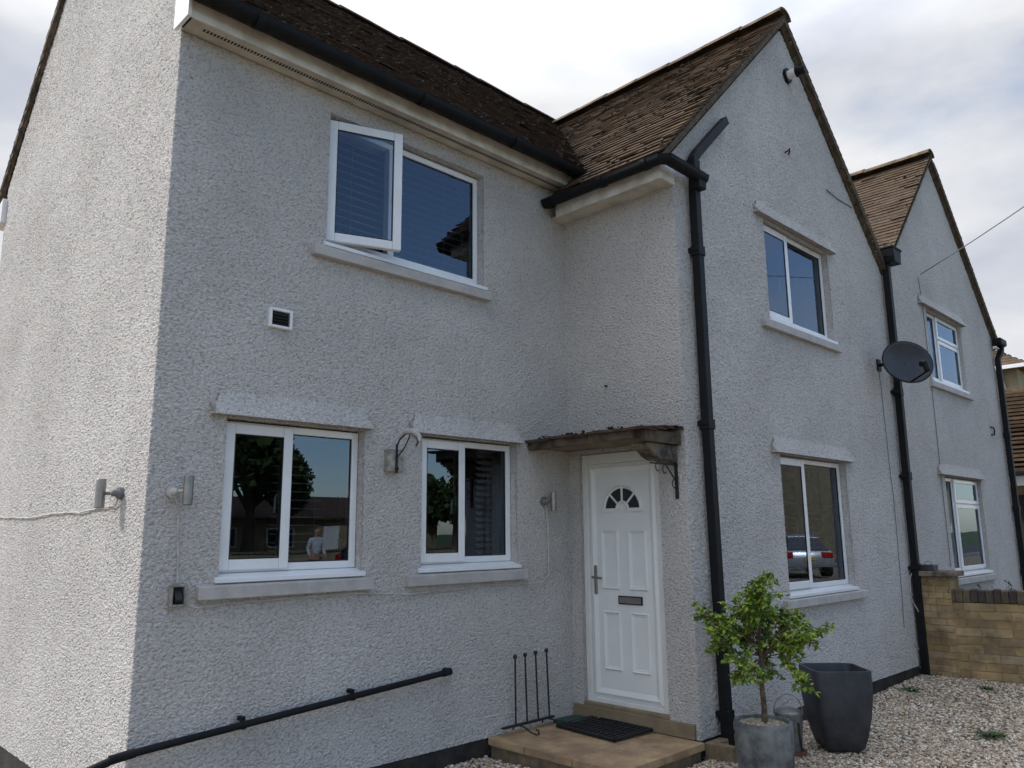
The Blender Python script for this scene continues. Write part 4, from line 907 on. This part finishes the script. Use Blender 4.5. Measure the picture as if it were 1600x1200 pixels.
# small fixings
q=MB(); q.tube([(2.20,yC-.0,5.58),(2.20,yC-.04,5.585),(2.215,yC-.05,5.61),(2.23,yC-.045,5.585),(2.225,yC-.03,5.55)],.010,8); tag(q.build('rusty_hook',M['rust'],smooth=True),'small rusty hook in the gable above the upstairs window','hook')
q=MB(); q.tube([(8.78,yC-.01,3.18),(8.86,yC-.03,3.18),(8.88,yC-.035,3.13),(8.86,yC-.03,3.06),(8.79,yC-.01,3.06)],.013,8); tag(q.build('metal_bracket',M['iron'],smooth=True),'small dark D-shaped bracket on the neighbour gable by its right downpipe','bracket')
q=MB(); q.tube([(.02,yC+.78,2.86),(-.03,yC+.78,2.855)],.009,8); tag(q.build('screw_eye',M['iron']),'tiny dark screw eye in the return wall above the canopy','hook')

# ---- boundary wall of buff bricks
bw=empty('boundary_wall',(4.72,-1.6,GZ),'low buff brick boundary wall with pillar and dark brick coping between the driveways','wall')
def bricks(mb,px,py,dx,dy,L,z0,z1,thick,bl=.225,bh=.0735,face=-1,seed=1,core=None):
    """stretcher-bond bricks along direction (dx,dy); wall centred to the +normal side"""
    rnd=random.Random(seed); n=(-dy,dx); j=0; z=z0
    while z<z1-.03:
        off_=(bl/2 if j%2 else 0); u=-off_
        while u<L-.01:
            a=max(u,0)+.003; b_=min(u+bl,L)-.003
            if b_-a>.03:
                p=rnd.uniform(-.004,.004); vs=[]
                for zz in (z+.003,min(z+bh-.003,z1)):
                    for uu,nn in ((a,-p),(b_,-p+rnd.uniform(-.002,.002)),(b_,thick),(a,thick)):
                        vs.append((px+dx*uu+n[0]*nn,py+dy*uu+n[1]*nn,zz+rnd.uniform(-.0015,.0015)))
                mb.add(vs,[(3,2,1,0),(4,5,6,7),(0,1,5,4),(1,2,6,5),(2,3,7,6),(3,0,4,7)])
            u+=bl
        z+=bh; j+=1
def core(px,py,dx,dy,L,z0,z1,thick,e=.006,name='mortar',parent=None):
    n=(-dy,dx); vs=[]
    for zz in (z0,z1):
        for uu,nn in ((e,e),(L-e,e),(L-e,thick-e),(e,thick-e)): vs.append((px+dx*uu+n[0]*nn,py+dy*uu+n[1]*nn,zz))
    q=MB(); q.add(vs,[(3,2,1,0),(4,5,6,7),(0,1,5,4),(1,2,6,5),(2,3,7,6),(3,0,4,7)]); return q.build(name,M['brickmortar'],parent)
ddx,ddy=.20,-1.0; ln=math.hypot(ddx,ddy); ddx/=ln; ddy/=ln
q=MB(); bricks(q,4.70,-1.62,ddx,ddy,5.2,-.16,.765,.215,bl=.30,bh=.0925,seed=3); wl_=q.build('brickwork',M['brick'],bw,bevel=.003); core(4.70,-1.62,ddx,ddy,5.2,-.16,.76,.215,name='mortar',parent=bw)
q=MB(); bricks(q,4.685,-1.335,0,-1,.33,-.16,1.045,.33,bl=.165,seed=5); bricks(q,4.685,-1.655,1,0,.33,-.16,1.045,.02,bl=.165,seed=6); q.build('pillar',M['brick'],bw,bevel=.003); core(4.685,-1.335,0,-1,.33,-.16,1.04,.33,name='mortar',parent=bw)
q=MB(); q.box(4.635,5.06,-1.715,-1.285,1.045,1.105); q.build('pillar_cap',M['corbel'],bw,bevel=.01)
q=MB(); u=0; n_=(-ddy,ddx); rnd=random.Random(8)
while u<5.15:
    vs=[]
    for zz in (.768,.905+rnd.uniform(-.008,.006)):
        for uu,nn in ((u+.002,-.015),(u+.073,-.015),(u+.073,.23),(u+.002,.23)): vs.append((4.70+ddx*uu+n_[0]*nn,-1.62+ddy*uu+n_[1]*nn,zz))
    q.add(vs,[(3,2,1,0),(4,5,6,7),(0,1,5,4),(1,2,6,5),(2,3,7,6),(3,0,4,7)]); u+=.075
q.build('coping_bricks',M['coping'],bw,bevel=.006)
t=empty('metal_box',(4.78,-1.42,1.105),'small dark lead-grey box with wire handle on top of the brick pillar','box')
q=MB(); q.box(4.69,4.86,-1.50,-1.345,1.106,1.175); q.build('case',M['darkpot'],t,bevel=.004)
q=MB(); q.tube([(4.775,-1.46,1.174),(4.775,-1.455,1.205),(4.775,-1.42,1.215),(4.775,-1.39,1.205),(4.775,-1.385,1.174)],.004,6); q.build('handle',M['galv'],t)
cable([(4.78,-1.33,.66),(4.76,-1.345,.58),(4.70,-1.36,.50),(4.74,-1.33,.42)],'short black cable loop beside the middle downpipe against the brick pillar','iron',.006)

# ---- planters, bucket, kerb block
t=empty('round_planter',(-.205,-1.885,GZ),'round mottled grey concrete planter holding a small leafy tree','planter')
q=MB(); H_=.395
q.lathe([(.165,0),(.178,.03),(.188,.15),(.192,.30),(.195,H_-.01),(.192,H_),(.172,H_),(.168,H_-.02),(.164,H_-.04)],(-.205,-1.885,GZ),48); q.build('pot',M['concrete'],t,smooth=True)
P=[];rnd=np.random.RandomState(2)
for _ in range(1500):
    r_=math.sqrt(rnd.rand())*.163; a=rnd.rand()*6.28; P.append((-.205+r_*math.cos(a),-1.885+r_*math.sin(a),GZ+H_-.025+.012*(1-r_/.17)))
o=stones('pebble_mulch',np.array(P),.006,.011,M['pebble'],t,.003); o['kind']='stuff'
q=MB(); q.lathe([(.0001,H_-.035),(.166,H_-.035)],(-.205,-1.885,GZ),32); q.build('soil',M['mortar'],t)
# the little tree
tr=empty('potted_tree',(-.205,-1.885,.28),'small lollipop tree with bright green drooping leaves in the round planter','tree')
base=Vector((-.205,-1.885,.27)); rv=Vector((.709,-.705,0)); dv_=Vector((.705,.709,0))
def TP(r_,z,d=0): return base+rv*(r_*.90+.01)+dv_*d+Vector((0,0,z-.27))
rnd=random.Random(11)
q=MB(); q.tube([TP(0,.26),TP(.004,.40),TP(-.006,.55),TP(.008,.68),TP(-.002,.80)],[.023,.019,.017,.018,.016],10)
tips=[]
BR=[(-.34,1.02),(-.30,.80),(-.22,1.12),(-.12,1.24),(-.02,1.32),(.08,1.16),(.16,1.02),(.27,.98),(.38,.80),(.42,.82),(.50,.90),(.47,.76),(.36,1.02),(.20,.78),(.12,.62),(-.20,.66),(-.36,.90),(.02,.95),(-.1,.9),(.1,.85),(-.05,1.12),(.30,.90),(.24,.60),(-.12,.78),(-.42,.98),(-.26,.58),(-.16,1.05),(.05,1.05)]
for i,(bx_,bz) in enumerate(BR):
    d_=rnd.uniform(-.28,.28); e=TP(bx_,bz,d_); s0=TP(0,rnd.uniform(.68,.80)); e=e-rv*(.05 if bx_>.4 else 0); mid=s0.lerp(e,.5)+Vector((0,0,.10 if bz<1 else .02)); mid2=s0.lerp(e,.8)+Vector((0,0,.06 if bz<1 else 0))
    q.tube([s0,mid,mid2,e],[.0065,.0045,.003,.0018],6); tips.append((s0,mid,mid2,e))
    for _ in range(7):
        f_=rnd.uniform(.45,1); p=mid.lerp(e,f_); e2=p+Vector((rnd.uniform(-.13,.13),rnd.uniform(-.13,.13),rnd.uniform(-.12,.10))); q.tube([p,p.lerp(e2,.5)+Vector((0,0,.01)),e2],[.003,.002,.0014],5); tips.append((p,p.lerp(e2,.4),p.lerp(e2,.7),e2))
q.build('trunk',M['bark'],tr,smooth=True)
def leaf(mb,p,d,nrm,L,Wd):
    d=d.normalized(); s_=d.cross(nrm).normalized(); nn=s_.cross(d)
    m1=p+d*L*.45; e=p+d*L-nn*L*.15
    mb.add([p,m1+s_*Wd-nn*.002,e,m1-s_*Wd-nn*.002,m1+nn*L*.08],[(0,1,4),(1,2,4),(2,3,4),(3,0,4)])
q=MB()
for (a,b_,c,e) in tips:
    L=(e-b_).length; n=max(7,int(L/.0085))
    for k in range(n):
        f_=k/n; p=b_.lerp(e,f_)+Vector((rnd.uniform(-.02,.02),rnd.uniform(-.02,.02),rnd.uniform(-.025,.015)))
        for _ in range(2):
            d=Vector((rnd.uniform(-1,1),rnd.uniform(-1,1),rnd.uniform(-.9,.4))); nn=Vector((rnd.uniform(-.6,.6),rnd.uniform(-.6,.6),1)); leaf(q,p,d,nn,rnd.uniform(.028,.050),rnd.uniform(.011,.018))
q.build('crown',M['leaf'],tr)
# tall dark planter
t=empty('tall_planter',(1.0,-1.87,GZ),'tall tapered charcoal square planter, empty, standing on the gravel by the gable','planter')
q=MB(); Hh=.60
q.lathe([(.125,0),(.150,.02),(.175,.10),(.205,.25),(.222,.40),(.226,Hh-.008),(.222,Hh),(.204,Hh),(.200,Hh-.01),(.190,.35),(.150,.10),(.05,.06)],(1.0,-1.87,GZ),64,sq=8,rot=R(44)); q.build('pot',M['darkpot'],t,smooth=True)
# galvanised bucket
t=empty('metal_bucket',(.62,-1.64,GZ),'galvanised lidded bucket with wire handle between the two planters','bucket')
c_=(.60,-1.66,GZ)
q=MB(); q.lathe([(.083,.015),(.088,.04),(.103,.27),(.108,.285),(.108,.292),(.100,.292)],c_,32); q.build('body',M['galv'],t,smooth=True)
q=MB(); q.lathe([(.113,.286),(.113,.300),(.085,.315),(.0001,.322)],c_,32); q.build('lid',M['galv'],t,smooth=True)
q=MB(); q.tube([(c_[0]+.11*math.cos(a)*.709,c_[1]-.11*math.cos(a)*.705,GZ+.30+.125*math.sin(a)) for a in [math.pi*k/16 for k in range(17)]],.0045,6); q.build('handle',M['galv'],t,smooth=True)
q=MB(); q.lathe([(.10,0),(.118,.004),(.122,.022),(.112,.022),(.105,.012),(.0001,.012)],c_,32); tag(q.build('saucer',M['terracotta'],smooth=True),'terracotta saucer under the galvanised bucket','saucer')
q=MB(); q.tube([(.505,-1.80,GZ+.05),(.50,-1.79,GZ+.16),(.505,-1.785,GZ+.25)],.010,8); q.build('side_grip',M['iron'],t,smooth=True)
q=MB(); q.box(.03,.42,-1.34,-1.26,-.2,.02); q.box(.03,.10,-1.50,-1.34,-.2,.02); tag(q.build('gully_kerb',M['slabedge'],bevel=.008),'low stone gully kerb at the foot of the first downpipe','kerb')
# weeds
def weed(c,n,sz,label,name='weed',m='shrub'):
    q=MB(); rn=random.Random(int(c[0]*100)+n)
    for _ in range(n):
        a=rn.uniform(0,6.28); p=Vector(c)+Vector((math.cos(a),math.sin(a),0))*rn.uniform(0,sz*.6); leaf(q,p,Vector((math.cos(a),math.sin(a),rn.uniform(.2,.9))),Vector((0,0,1)),sz*rn.uniform(.5,1),sz*.10)
    return tag(q.build(name,M[m]),label,'weed','weeds in the gravel')
weed((3.70,-1.48,GZ+.0),60,.10,'flat green weed in the gravel at the foot of the gable')
weed((4.20,-2.05,GZ+.02),46,.08,'green weed in the gravel close to the brick wall')
weed((2.15,-2.62,GZ),70,.10,'largest green weed in the open gravel at the right edge')
weed((3.9,-2.6,GZ+.01),30,.06,'small green weed beneath the brick wall')
q=MB(); rn=random.Random(5)
for _ in range(60):
    x,y=rn.uniform(1.2,4.6),rn.uniform(-3.4,-1.35); a=rn.uniform(0,6.28)
    leaf(q,Vector((x,y,GZ+.012+max(0,x-3.2)*.02)),Vector((math.cos(a),math.sin(a),rn.uniform(-.1,.3))),Vector((rn.uniform(-.4,.4),rn.uniform(-.4,.4),1)),rn.uniform(.025,.045),rn.uniform(.008,.014))
tag(q.build('leaf_litter',M['leafdead']),kind='stuff')
def shrub(c,h,r_,n,label,m='shrub',ls=.06,name='shrub'):
    t=empty(name,c,label,'shrub'); rn=random.Random(n); q=MB(); st_=[]
    for _ in range(9):
        e=Vector(c)+Vector((rn.uniform(-r_,r_),rn.uniform(-r_,r_),h*rn.uniform(.6,1))); q.tube([Vector(c),Vector(c).lerp(e,.5)+Vector((0,0,.05)),e],[.008,.006,.003],5); st_.append(e)
    q.build('stem',M['bark'],t); q=MB()
    for _ in range(n):
        e=rn.choice(st_); p=Vector(c).lerp(e,rn.uniform(.35,1))+Vector((rn.uniform(-.05,.05),)*3); leaf(q,p,Vector((rn.uniform(-1,1),rn.uniform(-1,1),rn.uniform(-.3,1))),Vector((rn.uniform(-.5,.5),rn.uniform(-.5,.5),1)),ls*rn.uniform(.6,1.2),ls*.2)
    q.build('foliage',M[m],t); return t
shrub((6.3,-1.75,GZ),1.10,.35,260,'leggy shrub showing over the brick wall in the neighbour garden')

# ---- houses beyond on the right
t=empty('far_house',(24,3,GZ),'distant buff house with hipped tiled roof and white gutter past the neighbour gable','house')
q=MB(); q.box(24,33,1.55,9,GZ-.5,6.78); q.build('wall',M['housestone'],t)
def hip(mb,x0,x1,y0,y1,z,h,ov=.35):
    x0-=ov;x1+=ov;y0-=ov;y1+=ov; d=(min(x1-x0,y1-y0))/2; cx0,cx1=x0+d,x1-d; cy=(y0+y1)/2
    a=[(x0,y0,z),(x1,y0,z),(x1,y1,z),(x0,y1,z)]; r=[(cx0,cy,z+h),(max(cx1,cx0+.01),cy,z+h)]
    mb.add(a+r+[(p[0],p[1],p[2]-.12) for p in a],[(0,1,5,4),(1,2,5),(2,3,4,5),(3,0,4),(0,6,7,1),(1,7,8,2),(2,8,9,3),(3,9,6,0),(6,9,8,7)])
q=MB(); hip(q,24,33,1.55,9,6.85,2.6); q.build('roof',M['tile'],t)
# course lines on the near hip: real stepped courses
def courses(parent,x,y0,y1,z,rise,run,n,m,inset,taper=.0):
    q=MB()
    for k in range(n):
        q.box(x+run*k,x+run*(k+1)+.12,y0+taper*k,y1-taper*k,z+rise*k,z+rise*k+.06,jit=.012)
    return q.build('tile_courses',m,parent)
courses(t,23.62,1.15,9.3,6.78,.14,.20,14,M['tile'],0,.2)
q=MB(); q.box(23.50,23.62,1.0,9.4,6.68,6.80); q.build('gutter',M['upvc'],t)
q=MB(); q.tube([(23.8,2.02,6.7),(23.88,1.98,6.2),(23.92,1.9,5.3),(23.92,1.9,0)],.07,8); q.build('downpipe',M['upvc'],t)
t=empty('tiled_garage',(16,0,GZ),'low brown tiled outbuilding with dark open front past the neighbour downpipe','outbuilding')
q=MB(); q.box(17.2,21.5,-.6,6,GZ-.3,2.75); q.build('wall',M['housestone'],t)
q=MB()
for k in range(20): q.box(16.35+.155*k,16.35+.155*(k+1)+.1,-1.2+.0*k,6,2.95+.12*k,3.01+.12*k,jit=.01)
q.build('roof',M['tile'],t)
q=MB(); q.prism([(16.5,2.86),(19.3,5.2),(19.6,2.86)],-1.1,6,1); q.build('roof_deck',M['verge'],t)
q=MB(); q.box(19.3,19.65,-1.2,6,5.26,5.38); q.build('ridge_tiles',M['ridge'],t)
q=MB(); q.box(16.22,16.36,-1.2,6,2.82,2.94); q.build('gutter',M['black'],t,bevel=.02)
q=MB(); q.box(16.42,16.50,-1.1,6,2.60,2.84); q.build('fascia',M['upvc'],t)
q=MB(); q.box(17.15,17.195,-.5,2.5,.0,2.4); q.build('dark_opening',M['gasket'],t)

# ---- across the street: what the window panes mirror
def terrace(name,x0,x1,y0,y1,h,label,nw,rh=2.6,wallm='housestone',group=None):
    """house facing +y (its front at y1)"""
    t=empty(name,((x0+x1)/2,y1,GZ),label,'house'); z=GZ-.2
    q=MB(); q.box(x0,x1,y0,y1,z,h); q.prism([(y0,h),(y1,h),((y0+y1)/2,h+rh-.12)],x0,x1,0); q.build('wall',M[wallm],t)
    q=MB(); ym=(y0+y1)/2; o_=.35; sl_=(rh)/((y1-y0)/2)
    for s_ in (-1,1):
        ye=ym+s_*((y1-y0)/2+o_); ze=h-o_*sl_+.12
        q.add([(x0-.15,ye,ze),(x1+.15,ye,ze),(x1+.15,ym,h+rh+.02),(x0-.15,ym,h+rh+.02),(x0-.15,ye,ze-.12),(x1+.15,ye,ze-.12),(x1+.15,ym,h+rh-.1),(x0-.15,ym,h+rh-.1)],[(0,1,2,3),(7,6,5,4),(0,4,5,1),(1,5,6,2),(3,2,6,7),(0,3,7,4)])
    r_=q.build('roof',M['tile_dark'],t)
    q=MB(); q.box(x0+.6,x0+1.3,ym-.3,ym+.3,h+rh-.5,h+rh+.9); q.build('chimney',M['housestone'],r_)
    for k in range(nw):
        xx=x0+(x1-x0)*(k+.5)/nw
        for zz in ((1.0,2.1),(3.6,4.6)) if h>4 else ((1.0,2.0),):
            if k==nw//2 and zz[0]<2:
                q=MB(); q.box(xx-.45,xx+.45,y1-.02,y1+.04,GZ,2.05); q.build('door',M['upvc'],t,bevel=.01); continue
            q=MB(); frame_ring(q,xx-.65,xx+.65,y1-.02,y1+.05,zz[0],zz[1],.07); q.box(xx-.03,xx+.03,y1,y1+.045,zz[0]+.07,zz[1]-.07); wv=q.build('window',M['upvc'],t)
            q=MB(); q.box(xx-.6,xx+.6,y1+.004,y1+.02,zz[0]+.05,zz[1]-.05); q.build('pane',M['graywin'],wv)
    return t
terrace('terraced_house',-3,4.5,-38,-30,5.2,'buff two-storey house across the street left of the trees, mirrored in the downstairs panes',3)
terrace('garage_block',10,24,-38,-31,2.5,'low long outbuilding across the street, mirrored in the left downstairs window',5,1.2)
terrace('terraced_house',26,36,-30,-22,5.0,'buff two-storey house across the street behind the silver car',4)
terrace('terraced_house',44,60,-26,-17,5.2,'buff two-storey house far down the street',5)
def tree(c,h,r_,n,label,name='tree'):
    t=empty(name,c,label,'tree','trees across the street'); rn=random.Random(int(c[0]*7+h)); c=Vector(c)
    q=MB(); q.tube([c,c+Vector((.1,0,h*.3)),c+Vector((0,.1,h*.55))],[.35,.24,.12],10); cl=[]
    for _ in range(16):
        a=rn.uniform(0,6.28); e=c+Vector((math.cos(a)*r_*rn.uniform(.2,.75),math.sin(a)*r_*rn.uniform(.2,.75),h*rn.uniform(.42,.93))); q.tube([c+Vector((0,0,h*.35)),(c+Vector((0,0,h*.45))).lerp(e,.5),e],[.12,.07,.03],6); cl.append((e,r_*rn.uniform(.28,.42)))
    q.build('trunk',M['bark'],t); V=[]; nr_=np.random.RandomState(int(h*10))
    for e,rad in cl:
        k=n//16; u=nr_.randn(k,3); u/=np.linalg.norm(u,axis=1)[:,None]; p=np.array(e)+u*rad*(nr_.rand(k,1)**.45)
        d1=nr_.randn(k,3)*.10; d2=nr_.randn(k,3)*.10; V.append(np.stack([p-d1,p+d2,p+d1,p-d2],1))
    V=np.vstack(V); m_=len(V); npmesh('crown',V.reshape(-1,3),np.arange(m_*4).reshape(-1,4),M['treeleaf'],t,False)
    return t
tree((7.6,-27,GZ),9.6,4.4,9000,'tall broad dark tree across the street, mirrored in the left downstairs window')
tree((11.6,-29,GZ),8.2,2.6,8000,'rounded dark tree standing right of the tallest tree across the street')
tree((24.5,-30,GZ),6.5,2.2,5000,'smaller tree across the street behind the garages')
tree((40,-24,GZ),8,3.2,6000,'dark tree between the far houses down the street')
tree((1.0,-26,GZ),6,2.4,5000,'lower dark tree in front of the left house across the street')
def car(c,rz,label,paint):
    t=empty('parked_car',c,label,'car'); Mx=Matrix.Translation(c)@Matrix.Rotation(rz,4,'Z')
    def put(q): q.v=[tuple(Mx@Vector(v)) for v in q.v]; return q
    q=MB(); side=[(-2.05,.35),(-2.1,.62),(-2.02,.92),(-1.85,1.0),(.85,1.0),(1.9,.82),(2.1,.62),(2.08,.35)]
    V=[];n=len(side)
    for yy,ins in ((-.86,.06),(-.80,.0),(.80,.0),(.86,.06)):
        V+=[(x*(1-.02*(ins>0)),yy,z+(ins if z<.5 else -ins*.5)) for x,z in side]
    Fc=[tuple(range(n)),tuple(range(3*n,4*n))[::-1]]
    for s_ in range(3):
        for k in range(n): k2=(k+1)%n; Fc.append((s_*n+k,s_*n+k2,(s_+1)*n+k2,(s_+1)*n+k))
    q.add(V,Fc); put(q).build('body',M[paint],t,bevel=.03,smooth=True)
    q=MB(); gh=[(-1.95,.98),(-1.55,1.42),(-.9,1.50),(.1,1.45),(.95,.98)]
    V=[(x,-.78,z) if z<1.1 else (x,-.62,z) for x,z in gh]+[(x,.78,z) if z<1.1 else (x,.62,z) for x,z in gh]
    q.add(V,[(0,1,2,3,4),(9,8,7,6,5)]+[(k,5+k,5+(k+1)%5,(k+1)%5) for k in range(5)]); put(q).build('cabin',M['graywin'],t,bevel=.02)
    q=MB(); q.prism([(-1.5,1.46),(-.9,1.53),(.08,1.48),(.0,1.44),(-.9,1.49),(-1.5,1.42)],-.60,.60,1); put(q).build('car_roof',M[paint],t,bevel=.01)
    for x in (-1.3,1.3):
        for y in (-.80,.80):
            q=MB(); q.tube([(x,y-.10,.31),(x,y+.10,.31)],.31,24); wv=put(q).build('wheel',M['rubber'],t,bevel=.02)
            q=MB(); q.tube([(x,y-.105,.31),(x,y+.105,.31)],.19,16); put(q).build('rim',M['steel'],wv)
    for y in (-.68,.68):
        q=MB(); q.box(-2.12,-2.0,y-.13,y+.13,.70,.92); put(q).build('tail_light',M['red'],t,bevel=.02)
        q=MB(); q.box(1.98,2.10,y-.14,y+.14,.60,.74); put(q).build('headlight',M['steel'],t,bevel=.02)
    q=MB(); q.box(-2.13,-2.08,-.26,.26,.60,.72); put(q).build('number_plate',M['yellow'],t)
    return t
car(Vector((24.5,-12.2,GZ)),R(-40),'silver hatchback parked across the street, mirrored in the gable downstairs window','carpaint')
car(Vector((13.0,-20,GZ)),R(0),'dark blue parked car across the street','carblue')
def skin(name,pts,edges,m,parent,sub=2):
    me=bpy.data.meshes.new(name); me.from_pydata([p[:3] for p in pts],edges,[]); me.materials.append(m); o=bpy.data.objects.new(name,me); COL.objects.link(o)
    o.modifiers.new('skin','SKIN'); o.modifiers.new('sub','SUBSURF').levels=sub; o.modifiers['sub'].render_levels=sub
    for i,p in enumerate(pts):
        sv=me.skin_vertices[0].data[i]; sv.radius=(p[3],p[4] if len(p)>4 else p[3]); sv.use_root=(i==0)
    if parent: o.parent=parent; o.matrix_parent_inverse=world_of(parent).inverted()
    return o
M['skin']=mat('skin',(.50,.28,.19),.6); M['shirt']=mat('white_shirt',(.62,.66,.74),.8,var=.1,vscale=8); M['trousers']=mat('dark_trousers',(.02,.022,.03),.85)
px_,py_=6.35,-14.7; gz_=GZ+.14
pe=empty('person',(px_,py_,gz_),'man in white shirt and dark trousers walking on the pavement across the street','person')
def B(l): return [(px_+a[0],py_+a[1],gz_+a[2],*a[3:]) for a in l]
body=[(0,0,.93,.15,.11),(0,0,1.15,.13,.10),(0,0,1.38,.16,.10),(0,0,1.50,.055),(0,.02,1.57,.055),(0,.03,1.64,.082,.09),(0,.025,1.72,.075,.085),
 (-.18,0,1.42,.055),(-.24,-.02,1.15,.042),(-.22,.10,.92,.030),(-.215,.13,.84,.026),(.18,0,1.42,.055),(.24,.02,1.15,.042),(.24,.14,.93,.030),(.235,.17,.85,.026),
 (-.09,0,.82,.085),(-.10,.08,.48,.058),(-.10,-.02,.10,.038),(-.10,.10,.03,.035),(.09,0,.82,.085),(.10,-.02,.48,.058),(.10,-.22,.14,.038),(.10,-.14,.04,.035)]
body_e=[(0,1),(1,2),(2,3),(3,4),(4,5),(5,6),(2,7),(7,8),(8,9),(9,10),(2,11),(11,12),(12,13),(13,14),(0,15),(15,16),(16,17),(17,18),(0,19),(19,20),(20,21),(21,22)]
skin('body',B(body),body_e,M['skin'],pe)
sh=[(0,0,.92,.165,.125),(0,0,1.15,.148,.118),(0,0,1.38,.175,.115),(0,0,1.46,.08),(-.18,0,1.42,.068),(-.24,-.02,1.15,.055),(-.222,.08,.96,.042),(.18,0,1.42,.068),(.24,.02,1.15,.055),(.24,.12,.97,.042)]
skin('shirt',B(sh),[(0,1),(1,2),(2,3),(2,4),(4,5),(5,6),(2,7),(7,8),(8,9)],M['shirt'],pe)
trs=[(0,0,.93,.155,.118),(-.09,0,.82,.098),(-.10,.08,.48,.072),(-.10,-.02,.11,.055),(.09,0,.82,.098),(.10,-.02,.48,.072),(.10,-.22,.15,.055)]
skin('trousers',B(trs),[(0,1),(1,2),(2,3),(0,4),(4,5),(5,6)],M['trousers'],pe)
t=empty('street_wall',(8,-24.6,GZ),'low buff stone garden wall across the street','wall'); q=MB(); q.box(-10,40,-24.8,-24.5,GZ-.2,.85); q.build('brickwork',M['housestone'],t); q=MB(); q.box(-10,40,-24.85,-24.45,.85,.93); q.build('coping',M['corbel'],t)
print('scene built')
